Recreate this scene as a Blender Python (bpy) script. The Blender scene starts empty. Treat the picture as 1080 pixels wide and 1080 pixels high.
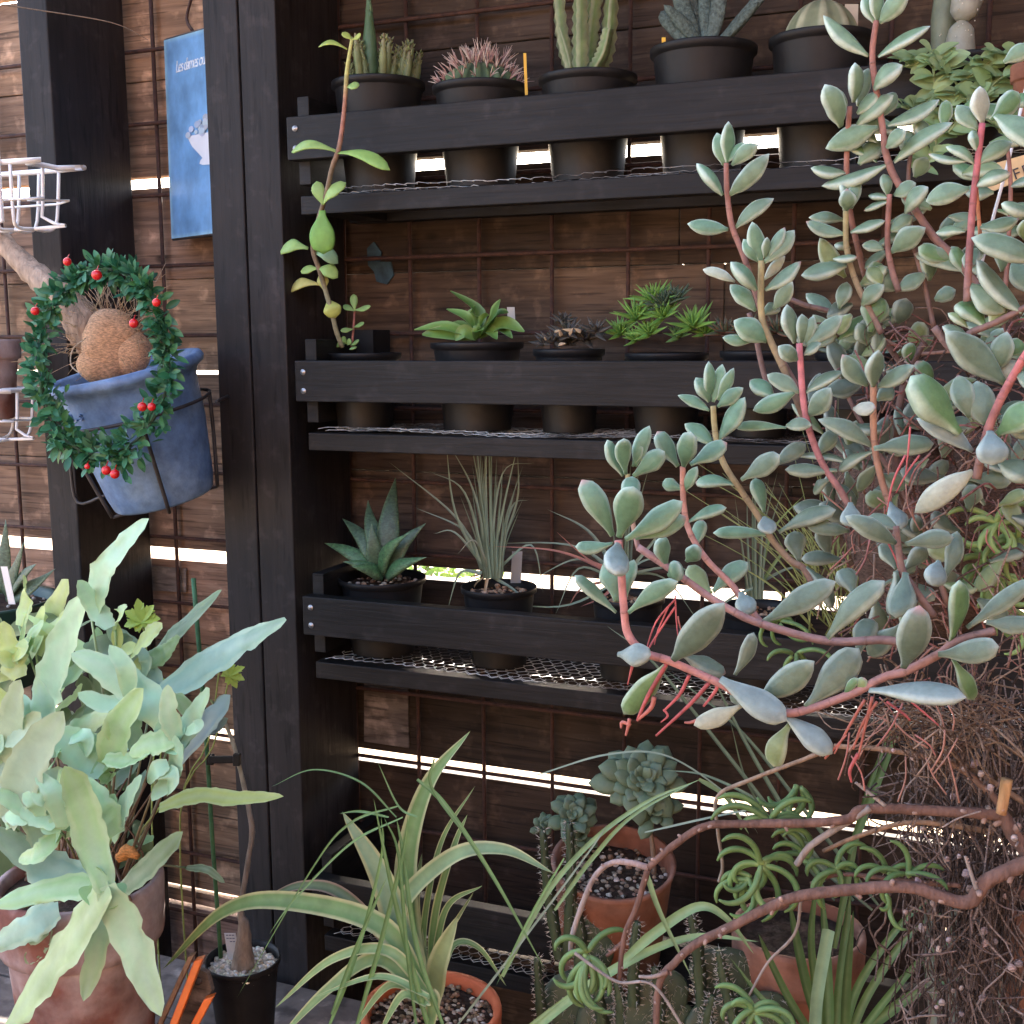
import bpy, math, random
from mathutils import Vector, Matrix, Quaternion, noise
random.seed(11)
S = bpy.context.scene
C = bpy.data.collections.new("place"); S.collection.children.link(C)
rnd = random.random
def ru(a, b): return a + (b - a) * random.random()

# ------------------------------------------------------------ camera
FPX = 1247.0
R = Matrix(((0.92623975, -0.04852856, 0.37379794),
            (0.37686960, 0.13768722, -0.91597573),
            (-0.00701621, 0.98928621, 0.14582032)))
CAM = Vector((0.72696, -1.44013, 1.5))
cd = bpy.data.cameras.new("camera"); cam = bpy.data.objects.new("camera", cd); C.objects.link(cam)
cam.matrix_world = Matrix.Translation(CAM) @ R.to_4x4()
cd.sensor_width = 36; cd.lens = 36 * FPX / 1080; cd.clip_start = 0.02; cd.clip_end = 500
S.camera = cam
S.render.resolution_x = 1024; S.render.resolution_y = 1024
VN = Vector((R[0][2], R[1][2], R[2][2]))          # towards the photographer
RT = Vector((R[0][0], R[1][0], R[2][0])); UPV = Vector((R[0][1], R[1][1], R[2][1]))

def at(px, py, y):
    """point of the place seen at photo position (px, py) lying at distance y in front of the wall"""
    r = R @ Vector((px - 540, 540 - py, -FPX))
    return CAM + r * ((y - CAM.y) / r.y)
def dep(p): return -((R.transposed() @ (p - CAM)).z)
def mpp(p): return dep(p) / FPX
def P3(pts, y):
    out = []
    for q in pts: out.append(at(q[0], q[1], q[2] if len(q) > 2 else y))
    return out

# ------------------------------------------------------------ objects
wl = {}
def tag(o, label=None, cat=None, group=None, kind=None):
    if label: o["label"] = label
    if cat: o["category"] = cat
    if group: o["group"] = group
    if kind: o["kind"] = kind
    return o
def thing(name, label, cat, loc, group=None):
    o = bpy.data.objects.new(name, None); C.objects.link(o); o.location = loc; wl[o] = Vector(loc)
    o.empty_display_size = .02
    return tag(o, label, cat, group)

class MB:
    def __init__(s): s.v = []; s.f = []; s.c = []; s.col = (1, 1, 1); s.flat = set()
    def vert(s, p, c=None): s.v.append(Vector(p)); s.c.append(c or s.col); return len(s.v) - 1
    def box(s, x0, x1, y0, y1, z0, z1, jit=0):
        b = len(s.v)
        for x in (x0, x1):
            for y in (y0, y1):
                for z in (z0, z1): s.vert((x + ru(-jit, jit), y, z + ru(-jit, jit)))
        for q in ((0,1,3,2),(4,6,7,5),(0,4,5,1),(2,3,7,6),(0,2,6,4),(1,5,7,3)): s.f.append(tuple(b + i for i in q))
        return s
    def obox(s, ctr, ax, ay, az):
        b = len(s.v)
        for i in (-1, 1):
            for j in (-1, 1):
                for k in (-1, 1): s.vert(ctr + ax * i + ay * j + az * k)
        for q in ((0,1,3,2),(4,6,7,5),(0,4,5,1),(2,3,7,6),(0,2,6,4),(1,5,7,3)): s.f.append(tuple(b + i for i in q))
    def tube(s, pts, rad, n=8, sub=4, cols=None, cap=True, bump=0):
        P, W, CC = spline(pts, rad, sub, cols)
        if len(P) < 2: return s
        t = (P[1] - P[0]).normalized(); u = t.orthogonal().normalized(); b0 = len(s.v); m = len(P)
        for i, p in enumerate(P):
            t2 = (P[min(i + 1, m - 1)] - P[max(i - 1, 0)])
            if t2.length > 1e-9: t2.normalize(); u = (u - t2 * u.dot(t2)); u = u.normalized() if u.length > 1e-6 else t2.orthogonal().normalized(); t = t2
            w = t.cross(u)
            for k in range(n):
                a = 2 * math.pi * k / n
                r = W[i] * (1 + (noise.noise(p * 160 + Vector((k, 0, 0))) * bump if bump else 0))
                s.vert(p + (u * math.cos(a) + w * math.sin(a)) * r, CC[i] if CC else None)
        for i in range(m - 1):
            for k in range(n):
                k2 = (k + 1) % n
                s.f.append((b0 + i * n + k, b0 + i * n + k2, b0 + (i + 1) * n + k2, b0 + (i + 1) * n + k))
        if cap:
            s.f.append(tuple(b0 + k for k in range(n))[::-1]); s.f.append(tuple(b0 + (m - 1) * n + k for k in range(n)))
        return s
    def lathe(s, base, up, prof, n=40):
        up = up.normalized(); u = up.cross(Vector((0.3, 1, 0))).normalized(); w = up.cross(u); b0 = len(s.v)
        for r, h in prof:
            for k in range(n):
                a = 2 * math.pi * k / n
                s.vert(base + up * h + (u * math.cos(a) + w * math.sin(a)) * max(r, 1e-5))
        for i in range(len(prof) - 1):
            for k in range(n):
                k2 = (k + 1) % n
                s.f.append((b0 + i * n + k, b0 + i * n + k2, b0 + (i + 1) * n + k2, b0 + (i + 1) * n + k))
        return s
    def ell(s, c, ax, ay, az, nu=10, nv=6, bump=0, fr=60):
        b0 = len(s.v)
        for j in range(nv + 1):
            th = math.pi * j / nv
            for i in range(nu):
                ph = 2 * math.pi * i / nu
                d = ax * (math.sin(th) * math.cos(ph)) + ay * (math.sin(th) * math.sin(ph)) + az * math.cos(th)
                if bump: d = d * (1 + bump * noise.noise((c + d) * fr))
                s.vert(c + d)
        for j in range(nv):
            for i in range(nu):
                i2 = (i + 1) % nu
                s.f.append((b0 + j * nu + i, b0 + (j + 1) * nu + i, b0 + (j + 1) * nu + i2, b0 + j * nu + i2))
        return s
    def blade(s, pts, w, prof='lobe', fold=.12, roll=0, wav=0, col=None, edge=None, tipc=None, sub=5, curl=0, mid=None, th=0.0):
        """thin leaf along 3D points; w = full width in metres; fold = trough depth"""
        P, _, _ = spline(pts, [1] * len(pts), sub, None)
        m = len(P); col = col or s.col; ed = edge or col; b0 = len(s.v); seed = ru(0, 90)
        k5 = (-1, -.84, -.6, 0, .6, .84, 1)
        for i, p in enumerate(P):
            u = i / (m - 1)
            t = (P[min(i + 1, m - 1)] - P[max(i - 1, 0)]).normalized()
            side = t.cross(VN * .8 + Vector((0, 0, .6))); side = side.normalized() if side.length > .05 else RT
            nn = side.cross(t).normalized()
            q = Quaternion(t, roll + curl * u); side = q @ side; nn = q @ nn
            if prof == 'lobe': f = min(1, .55 + u * 1.6) * (max(0, 1 - u ** 3.6)) ** .55 if u < .999 else .02
            elif prof == 'strap': f = (.55 + .45 * min(1, u * 5)) * max(0, 1 - u ** 2.6) ** .8
            elif prof == 'lance': f = math.sin(math.pi * min(1, (u * .93 + .05))) ** .8
            elif prof == 'spat': f = (.16 + .84 * max(0, min(1, (u - .1) / .5)) ** 1.3) * max(0, 1 - u ** 7) ** .5
            elif prof == 'tri': f = (1 - u) ** .85
            elif prof == 'cut': f = 1
            else: f = 1
            hw = max(w * .5 * f, 1e-5)
            cc = col if tipc is None else lerp(col, tipc, max(0, u - .55) / .45)
            for k in k5:
                wv = 1 + (wav * (noise.noise(Vector((u * 7 + seed, k * 2, 0))) + .55 * noise.noise(Vector((u * 17 + seed, k * 2, 3)))) if abs(k) > .5 else 0)
                lift = fold * hw * abs(k) ** 1.3 + (wav * .6 * hw * noise.noise(Vector((u * 9 + seed * 2, k * 3, 5))))
                c2 = ed if abs(k) > .8 else (mid if (mid and k == 0) else cc)
                s.vert(p + side * (hw * k * wv) + nn * lift, c2)
        for i in range(m - 1):
            for k in range(6):
                a = b0 + i * 7 + k; s.f.append((a, a + 1, a + 8, a + 7))
        return s
    def fat(s, base, tip, w, th=.42, prof=0, roll=0, bend=0, col=(.2, .3, .2), edge=None, nr=11, ns=12, tipc=None):
        """thick succulent leaf; spoon shaped with a neck for prof=0, cigar for prof=1"""
        ax = tip - base; L = ax.length
        if L < 1e-6: return
        t = ax / L; side = t.cross(VN * .85 + Vector((0, 0, .5)))
        side = side.normalized() if side.length > .08 else RT.copy()
        nn = side.cross(t).normalized(); q = Quaternion(t, roll); side = q @ side; nn = q @ nn
        b0 = len(s.v); edge = edge or col; lb = ru(-.05, .05) * L; sd_ = ru(0, 99)
        for i in range(nr + 1):
            u = (i / nr); u = u + .04 * math.sin(2 * math.pi * u)
            if prof == 0: f = (.22 + .78 * (math.sin(math.pi / 2 * min(1, u / .62)) ** 2.0)) * (max(0, 1 - max(0, (u - .55) / .45) ** 2.3)) ** .5
            elif prof == 3: f = max(.2 * (1 - u * 1.0), math.sin(math.pi * min(1, max(0, u) ** 1.12)) ** .72)
            elif prof == 1: f = (.45 + .55 * math.sin(math.pi / 2 * min(1, u / .4))) * (max(0, 1 - max(0, (u - .5) / .5) ** 2.2)) ** .5
            else: f = (1 - u ** 1.6) * (.75 + .25 * min(1, u * 4))
            hw = max(w * .5 * f, w * .012); ht = max(w * .5 * th * (f * .75 + .25 * min(1, f * 2.)), w * .012)
            hw *= 1 + .16 * noise.noise(Vector((u * 3, sd_, 0))); p = base + ax * u + side * (lb * math.sin(math.pi * u)) + nn * (bend * L * (math.sin(math.pi * u) - u * .3))
            for k in range(ns):
                a = 2 * math.pi * k / ns; ca, sa = math.cos(a), math.sin(a)
                e = max(0, abs(ca) - .62) / .38
                e = max(e ** 1.3, max(0, u - .88) * 8 if edge is not col else 0); e = min(1, e)
                cc = lerp(col, edge, e)
                if tipc and u > .93: cc = tipc
                s.vert(p + side * (hw * ca) + nn * (ht * (abs(sa) ** .8) * (1 if sa > 0 else -1.15)), cc)
        for i in range(nr):
            for k in range(ns):
                k2 = (k + 1) % ns
                s.f.append((b0 + i * ns + k, b0 + i * ns + k2, b0 + (i + 1) * ns + k2, b0 + (i + 1) * ns + k))
        s.f.append(tuple(b0 + k for k in range(ns))[::-1]); s.f.append(tuple(b0 + nr * ns + k for k in range(ns)))
    def build(s, name, mat, parent=None, smooth=True, bevel=0):
        me = bpy.data.meshes.new(name); o = bpy.data.objects.new(name, me); C.objects.link(o)
        off = wl.get(parent, Vector()) if parent else Vector()
        if parent is None:
            lo = Vector((min(v.x for v in s.v), min(v.y for v in s.v), min(v.z for v in s.v))); hi = Vector((max(v.x for v in s.v), max(v.y for v in s.v), 0))
            off = Vector(((lo.x + hi.x) / 2, (lo.y + hi.y) / 2, lo.z)); o.location = off
        wl[o] = off.copy()
        me.from_pydata([v - off for v in s.v], [], s.f)
        at_ = me.color_attributes.new("Col", 'FLOAT_COLOR', 'POINT')
        buf = []
        for c in s.c: buf += [c[0], c[1], c[2], 1]
        at_.data.foreach_set("color", buf)
        me.polygons.foreach_set("use_smooth", [smooth] * len(me.polygons))
        me.materials.append(mat); me.update()
        if bevel:
            b = o.modifiers.new("bevel", 'BEVEL'); b.width = bevel; b.segments = 2; b.limit_method = 'ANGLE'; b.harden_normals = False
        if parent: o.parent = parent
        return o
def lerp(a, b, t): return tuple(a[i] + (b[i] - a[i]) * t for i in range(3))
def spline(pts, rad, sub, cols):
    pts = [Vector(p) for p in pts]
    if not isinstance(rad, (list, tuple)): rad = [rad] * len(pts)
    n = len(pts); rad = list(rad) + [rad[-1]] * (n - len(rad))
    if cols: cols = list(cols) + [cols[-1]] * (n - len(cols))
    if n == 2: sub = max(sub, 3)
    P = []; W = []; CC = [] if cols else None
    for i in range(n - 1):
        p0 = pts[i - 1] if i > 0 else pts[i] * 2 - pts[i + 1]; p1 = pts[i]; p2 = pts[i + 1]; p3 = pts[i + 2] if i + 2 < n else pts[i + 1] * 2 - pts[i]
        for k in range(sub):
            t = k / sub
            P.append(.5 * ((2 * p1) + (p2 - p0) * t + (2 * p0 - 5 * p1 + 4 * p2 - p3) * t * t + (3 * p1 - p0 - 3 * p2 + p3) * t ** 3))
            W.append(rad[i] + (rad[i + 1] - rad[i]) * t)
            if cols: CC.append(lerp(cols[i], cols[i + 1], t))
    P.append(pts[-1]); W.append(rad[-1])
    if cols: CC.append(cols[-1])
    return P, W, CC
def jc(c, a=.15):
    k = 1 + ru(-a, a); return (c[0] * k * (1 + ru(-a, a) * .4), c[1] * k, c[2] * k * (1 + ru(-a, a) * .4))

# ------------------------------------------------------------ materials
def M(name, col=None, rough=.6, vcol=False, nscale=30, namp=.25, bump=.0, bscale=None, spec=.5, trans=0, metal=0, stretch=None, col2=None, nd=4, sheen=0, sss=0):
    m = bpy.data.materials.new(name); m.use_nodes = True; nt = m.node_tree; N = nt.nodes; Lk = nt.links
    b = N["Principled BSDF"]; b.inputs["Roughness"].default_value = rough; b.inputs["Metallic"].default_value = metal
    b.inputs["Specular IOR Level"].default_value = spec
    if sss: b.inputs["Subsurface Weight"].default_value = sss; b.inputs["Subsurface Scale"].default_value = .006; b.inputs["Subsurface Radius"].default_value = (.7, 1, .4)
    tc = N.new("ShaderNodeTexCoord"); mp = N.new("ShaderNodeMapping"); Lk.new(tc.outputs["Object"], mp.inputs[0])
    if stretch: mp.inputs["Scale"].default_value = stretch
    no = N.new("ShaderNodeTexNoise"); no.inputs["Scale"].default_value = nscale; no.inputs["Detail"].default_value = nd; no.inputs["Roughness"].default_value = .6
    Lk.new(mp.outputs[0], no.inputs[0])
    rp = N.new("ShaderNodeMapRange"); rp.inputs[1].default_value = .3; rp.inputs[2].default_value = .7; rp.inputs[3].default_value = 1 - namp; rp.inputs[4].default_value = 1 + namp
    Lk.new(no.outputs[0], rp.inputs[0])
    vm = N.new("ShaderNodeVectorMath"); vm.operation = 'SCALE'; Lk.new(rp.outputs[0], vm.inputs["Scale"])
    if vcol:
        at_ = N.new("ShaderNodeAttribute"); at_.attribute_name = "Col"; Lk.new(at_.outputs["Color"], vm.inputs[0])
    elif col2:
        mx = N.new("ShaderNodeMix"); mx.data_type = 'RGBA'; mx.inputs[6].default_value = (*col, 1); mx.inputs[7].default_value = (*col2, 1)
        n3 = N.new("ShaderNodeTexNoise"); n3.inputs["Scale"].default_value = nscale * .33; n3.inputs["Detail"].default_value = 6; Lk.new(mp.outputs[0], n3.inputs[0])
        r3 = N.new("ShaderNodeMapRange"); r3.inputs[1].default_value = .42; r3.inputs[2].default_value = .62; Lk.new(n3.outputs[0], r3.inputs[0]); Lk.new(r3.outputs[0], mx.inputs[0])
        Lk.new(mx.outputs[2], vm.inputs[0])
    else: vm.inputs[0].default_value = col
    Lk.new(vm.outputs[0], b.inputs["Base Color"])
    if bump:
        bp = N.new("ShaderNodeBump"); bp.inputs["Strength"].default_value = bump; bp.inputs["Distance"].default_value = .002
        n2 = N.new("ShaderNodeTexNoise"); n2.inputs["Scale"].default_value = bscale or nscale * 3; n2.inputs["Detail"].default_value = 5; Lk.new(mp.outputs[0], n2.inputs[0])
        Lk.new(n2.outputs[0], bp.inputs["Height"]); Lk.new(bp.outputs[0], b.inputs["Normal"])
    if trans:
        tr = N.new("ShaderNodeBsdfTranslucent"); Lk.new(vm.outputs[0], tr.inputs[0]); ms = N.new("ShaderNodeMixShader"); ms.inputs[0].default_value = trans
        out = N["Material Output"]; Lk.new(b.outputs[0], ms.inputs[1]); Lk.new(tr.outputs[0], ms.inputs[2]); Lk.new(ms.outputs[0], out.inputs[0])
    return m
def wood(name, base, dark, hi, knots=True, sx=1.2, sz=26, rough=.8, vcol=False):
    m = bpy.data.materials.new(name); m.use_nodes = True; nt = m.node_tree; N = nt.nodes; Lk = nt.links
    b = N["Principled BSDF"]; b.inputs["Roughness"].default_value = rough; b.inputs["Specular IOR Level"].default_value = .25
    tc = N.new("ShaderNodeTexCoord"); mp = N.new("ShaderNodeMapping"); mp.inputs["Scale"].default_value = (sx, sx, sz); Lk.new(tc.outputs["Object"], mp.inputs[0])
    n1 = N.new("ShaderNodeTexNoise"); n1.inputs["Scale"].default_value = 5; n1.inputs["Detail"].default_value = 7; n1.inputs["Roughness"].default_value = .65; n1.inputs["Distortion"].default_value = .6
    Lk.new(mp.outputs[0], n1.inputs[0])
    cr = N.new("ShaderNodeValToRGB"); e = cr.color_ramp.elements
    e[0].position = .3; e[0].color = (*dark, 1); e[1].position = .52; e[1].color = (*base, 1); x = e.new(.72); x.color = (*hi, 1)
    Lk.new(n1.outputs[0], cr.inputs[0]); last = cr.outputs[0]
    # dry cracks, thin and dark, along the grain
    m2 = N.new("ShaderNodeMapping"); m2.inputs["Scale"].default_value = (sx * 3, sx * 3, sz * 5); Lk.new(tc.outputs["Object"], m2.inputs[0])
    n2 = N.new("ShaderNodeTexNoise"); n2.inputs["Scale"].default_value = 3; n2.inputs["Detail"].default_value = 3; Lk.new(m2.outputs[0], n2.inputs[0])
    r2 = N.new("ShaderNodeMapRange"); r2.inputs[1].default_value = .33; r2.inputs[2].default_value = .43; r2.inputs[3].default_value = .5; r2.inputs[4].default_value = 1; Lk.new(n2.outputs[0], r2.inputs[0])
    v = N.new("ShaderNodeVectorMath"); v.operation = 'SCALE'; Lk.new(last, v.inputs[0]); Lk.new(r2.outputs[0], v.inputs["Scale"]); last = v.outputs[0]
    # large stains
    n3 = N.new("ShaderNodeTexNoise"); n3.inputs["Scale"].default_value = 5.5; n3.inputs["Detail"].default_value = 4; Lk.new(tc.outputs["Object"], n3.inputs[0])
    r3 = N.new("ShaderNodeMapRange"); r3.inputs[1].default_value = .35; r3.inputs[2].default_value = .65; r3.inputs[3].default_value = .62; r3.inputs[4].default_value = 1.3; Lk.new(n3.outputs[0], r3.inputs[0])
    v3 = N.new("ShaderNodeVectorMath"); v3.operation = 'SCALE'; Lk.new(last, v3.inputs[0]); Lk.new(r3.outputs[0], v3.inputs["Scale"]); last = v3.outputs[0]
    n9 = N.new("ShaderNodeTexNoise"); n9.inputs["Scale"].default_value = 38; n9.inputs["Detail"].default_value = 6; Lk.new(tc.outputs["Object"], n9.inputs[0])
    r9 = N.new("ShaderNodeMapRange"); r9.inputs[1].default_value = .56; r9.inputs[2].default_value = .7; r9.inputs[3].default_value = 1; r9.inputs[4].default_value = 1.9; Lk.new(n9.outputs[0], r9.inputs[0])
    v9 = N.new("ShaderNodeVectorMath"); v9.operation = 'SCALE'; Lk.new(last, v9.inputs[0]); Lk.new(r9.outputs[0], v9.inputs["Scale"]); last = v9.outputs[0]
    if knots:
        vo = N.new("ShaderNodeTexVoronoi"); vo.inputs["Scale"].default_value = 9; m4 = N.new("ShaderNodeMapping"); m4.inputs["Scale"].default_value = (.7, 1, 1.3); Lk.new(tc.outputs["Object"], m4.inputs[0]); Lk.new(m4.outputs[0], vo.inputs[0])
        r4 = N.new("ShaderNodeMapRange"); r4.inputs[1].default_value = .05; r4.inputs[2].default_value = .1; r4.inputs[3].default_value = .35; r4.inputs[4].default_value = 1; Lk.new(vo.outputs["Distance"], r4.inputs[0])
        v4 = N.new("ShaderNodeVectorMath"); v4.operation = 'SCALE'; Lk.new(last, v4.inputs[0]); Lk.new(r4.outputs[0], v4.inputs["Scale"]); last = v4.outputs[0]
    if vcol:
        a = N.new("ShaderNodeAttribute"); a.attribute_name = "Col"; v5 = N.new("ShaderNodeVectorMath"); v5.operation = 'MULTIPLY'; Lk.new(last, v5.inputs[0]); Lk.new(a.outputs["Color"], v5.inputs[1]); last = v5.outputs[0]
    Lk.new(last, b.inputs["Base Color"])
    bp = N.new("ShaderNodeBump"); bp.inputs["Strength"].default_value = .5; bp.inputs["Distance"].default_value = .002; Lk.new(n1.outputs[0], bp.inputs["Height"]); Lk.new(bp.outputs[0], b.inputs["Normal"])
    return m

m_plank = wood("weathered_plank", (.170, .108, .070), (.080, .052, .036), (.245, .165, .11), vcol=True, sz=17)
m_post = wood("black_stain_post", (.020, .0165, .016), (.013, .011, .011), (.027, .022, .021), knots=False, sx=14, sz=1.0, rough=.6)
m_rack = wood("black_stain_board", (.0105, .0095, .0092), (.0058, .0053, .0052), (.0185, .016, .0155), knots=True, sx=1.2, sz=22, rough=.55)
m_bench = wood("grey_bench_wood", (.16, .13, .11), (.07, .055, .045), (.24, .2, .17), knots=True, sx=2, sz=12)
m_endw = wood("bare_wood", (.30, .19, .12), (.15, .09, .06), (.42, .29, .19), knots=False, sx=9, sz=2)
m_rust = M("rusty_wire", (.055, .024, .016), .85, nscale=90, namp=.5)
m_net = M("galvanised_wire_lit_patches", (.07, .06, .055), .4, metal=.5, nscale=22, namp=.3, col2=(.7, .7, .67))  # dark rust, plus random bright patches standing for daylight on the net
m_leaf = M("leaf", vcol=True, rough=.42, nscale=45, namp=.16, bump=.15, bscale=110, trans=.22, spec=.4)
m_fern = M("fern_leaf", vcol=True, rough=.4, nscale=36, namp=.12, bump=.25, bscale=70, trans=.22, spec=.45)
m_succ = M("waxy_leaf", vcol=True, rough=.45, nscale=70, namp=.16, bump=.12, bscale=260, spec=.3, sss=.12)
m_jade = M("powdery_leaf", vcol=True, rough=.42, nscale=150, namp=.2, bump=.2, bscale=420, spec=.4, sss=.1, nd=8)
m_stem = M("stem", vcol=True, rough=.6, nscale=120, namp=.3, bump=.4, bscale=260, spec=.35)
m_bark = M("bark", vcol=True, rough=.85, nscale=60, namp=.35, bump=.8, bscale=130, spec=.2, stretch=(2.5, 2.5, .7))
m_blackpot = M("black_plastic", (.008, .008, .009), .5, nscale=30, namp=.4, col2=(.016, .015, .014), bump=.08, bscale=300, spec=.3)
m_greenpot = M("green_plastic", (.012, .045, .035), .45, nscale=18, namp=.3)
m_terra = M("terracotta", (.22, .085, .048), .85, nscale=30, namp=.3, col2=(.27, .15, .11), bump=.35, bscale=150, spec=.2)
m_terrold = M("old_terracotta", (.20, .085, .065), .9, nscale=30, namp=.3, col2=(.44, .36, .34), bump=.4, bscale=120, spec=.15)
m_blue = M("blue_glaze", (.105, .185, .34), .55, nscale=60, namp=.28, col2=(.17, .26, .40), bump=.4, bscale=160, spec=.4)
m_soil = M("soil", vcol=True, rough=.95, nscale=160, namp=.5, bump=1, bscale=300, spec=.1)
m_white = M("white_coat", (.82, .81, .79), .35, nscale=12, namp=.06)
m_wire = M("dark_wire", (.035, .03, .03), .55, nscale=60, namp=.4)
m_berry = M("red_berry", (.55, .012, .014), .15, nscale=30, namp=.15, spec=.6)
m_fibre = M("coir_fibre", vcol=True, rough=.9, nscale=240, namp=.5, bump=1, bscale=420, spec=.15, stretch=(1, 1, 3))
m_orange = M("orange_plastic", (.75, .17, .03), .4, nscale=30, namp=.15)
m_tag = M("plant_tag", vcol=True, rough=.5, nscale=20, namp=.06)
m_screw = M("screw_head", (.4, .39, .38), .35, metal=.8, nscale=40, namp=.2)
m_sign = M("blue_enamel", vcol=True, rough=.42, nscale=22, namp=.3, bump=.2, bscale=60)
m_ground = M("pale_gravel", (.34, .24, .14), .95, nscale=40, namp=.35, bump=1, bscale=90)
m_hedge = M("hedge_leaf", vcol=True, rough=.6, nscale=8, namp=.3, trans=.2)
m_blocker = wood("blocker_board", (.16, .1, .06), (.07, .04, .03), (.24, .16, .1), knots=False)

# ------------------------------------------------------------ light
W = bpy.data.worlds.new("World"); S.world = W; W.use_nodes = True; nt = W.node_tree
sk = nt.nodes.new("ShaderNodeTexSky"); sk.sky_type = 'NISHITA'; sk.sun_disc = False
SUN_EL, SUN_AZ = math.radians(30), math.radians(-24)          # azimuth clockwise from +Y: behind the wall, to the left
sk.sun_elevation = SUN_EL; sk.sun_rotation = SUN_AZ; sk.air_density = .7; sk.dust_density = 4.5; sk.ozone_density = 0.5
bg = nt.nodes["Background"]; bg.inputs[1].default_value = .15; nt.links.new(sk.outputs[0], bg.inputs[0])
sl = bpy.data.lights.new("sun", 'SUN'); sl.energy = 4; sl.angle = math.radians(.5); sl.color = (1, .93, .84)
so = bpy.data.objects.new("sun", sl); C.objects.link(so)
sd = Vector((math.sin(SUN_AZ) * math.cos(SUN_EL), math.cos(SUN_AZ) * math.cos(SUN_EL), math.sin(SUN_EL)))
so.rotation_euler = sd.to_track_quat('Z', 'Y').to_euler()
S.view_settings.view_transform = 'Standard'; S.view_settings.look = 'None'; S.view_settings.gamma = 1
S.view_settings.exposure = 3.4

# ============================================================ THE SETTING
g = MB(); g.vert((-60, -60, 0)); g.vert((60, -60, 0)); g.vert((60, 60, 0)); g.vert((-60, 60, 0)); g.f.append((0, 1, 2, 3))
tag(g.build("ground", m_ground), "pale gravel ground around the plant shelves", kind="structure")

f_ = MB(); f_.vert((-6, -6, .004)); f_.vert((6, -6, .004)); f_.vert((6, -.05, .004)); f_.vert((-6, -.05, .004)); f_.f.append((0, 1, 2, 3))  # dark sheet added so the pale ground bounces less light up
tag(f_.build("bounce_cut_sheet", M("bounce_cut_floor", (.07, .06, .055), .9, nscale=14, namp=.4, bump=.5)), "dark floor sheet added in front of the shelves to cut bounced light", kind="structure")
hw = thing("light_blocker_wall", "unseen dark timber wall added on the right to cut the light", "wall", (2.3, -1.5, 0))  # added wall, out of view, blocks light from the right
MB().box(2.3, 2.36, -4.2, .6, 0, 2.7).build("boards", m_blocker, hw, smooth=False)
hw = thing("light_blocker_wall", "unseen dark timber wall added behind the camera to cut the light", "wall", (0, -3.4, 0))  # added wall, out of view, blocks light from behind the camera
MB().box(-.5, 2.29, -3.46, -3.4, 0, 2.7).build("boards", m_blocker, hw, smooth=False)
# plank wall with open slits
w = MB()
slits = [(2.005, .010), (1.727, .0165), (1.453, .006), (1.179, .0185), (.903, .019), (.640, .008), (.612, .007), (.36, .008)]
edges = [2.06]
for z, h in slits: edges += [z + h / 2, z - h / 2]
edges.append(.04)
for i in range(0, len(edges), 2):
    zt, zb = edges[i], edges[i + 1]
    rows = [(zb, zt)] if zt - zb < .12 else [(zb, (zb + zt) / 2 - .0006), ((zb + zt) / 2 + .0006, zt)]
    for zb2, zt2 in rows:
        x = -3.0 + ru(0, .5)
        while x < 2.6:  # new flags the left bay, not fresher boards
            x2 = -.145 if x < -.2 else x + ru(.5, 1.1); new = x < -.2; k = ru(1.15, 1.6) if new else ru(.22, .44) * (1.5 if 1.45 < zb2 < 1.5 else .78 if zt2 < 1.3 else 1); gr_ = 0 if rnd() < .7 else ru(.2, .5); w.col = (k, k * (1 + gr_ * .25) * ru(.96, 1.02), k * (1 + gr_ * .7) * ru(.92, 1.04))  # left bay's light, the lit band and right-bay shade are painted as tints
            yy = ru(0, .003)
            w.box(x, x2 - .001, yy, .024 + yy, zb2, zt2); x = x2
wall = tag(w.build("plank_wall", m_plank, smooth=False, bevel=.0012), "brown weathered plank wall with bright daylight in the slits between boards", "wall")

# unpainted repair boards and a blue paint splash on the planks belong to the wall
def patch(name, poly, y, mat, col):
    b = MB(); b.col = col
    A = [at(px, py, y) for px, py in poly]; n = len(A)
    for p in A: b.vert(p)
    for p in A: b.vert(p + Vector((0, .003, 0)))
    b.f.append(tuple(range(n))[::-1])
    for i in range(n): b.f.append((i, (i + 1) % n, n + (i + 1) % n, n + i))
    o = b.build(name, mat, wall, smooth=False); return o
patch("grey_patch_board", [(384, 716), (430, 721), (431, 789), (384, 782)], -.004, m_bench, (1, 1, 1))
patch("grey_patch_board", [(146, 596), (196, 600), (196, 625), (146, 622)], -.004, m_bench, (1, 1, 1))
m_stain = M("blue_paint", (.035, .075, .10), .8, nscale=40, namp=.6)
patch("paint_splash", [(387, 262), (394, 255), (402, 266), (400, 276), (412, 276), (415, 290), (408, 300), (397, 297), (394, 286), (388, 280)], -.0036, m_stain, (1, 1, 1))

# wire grid standing against the planks
gm = MB()
for k in range(-28, 22): gm.tube([(k * .1, -.012, .06), (k * .1, -.012, 1.2), (k * .1 + .002, -.012, 2.05)], .0029, n=6, sub=1)
for k in range(-5, 16): gm.tube([(-2.85, -.017, 1.607 - .0995 * k), (2.15, -.017, 1.605 - .0995 * k)], .0029, n=6, sub=1)
tag(gm.build("wire_grid", m_rust), "rusty square wire grid fixed over the plank wall", "wire grid")

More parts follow.
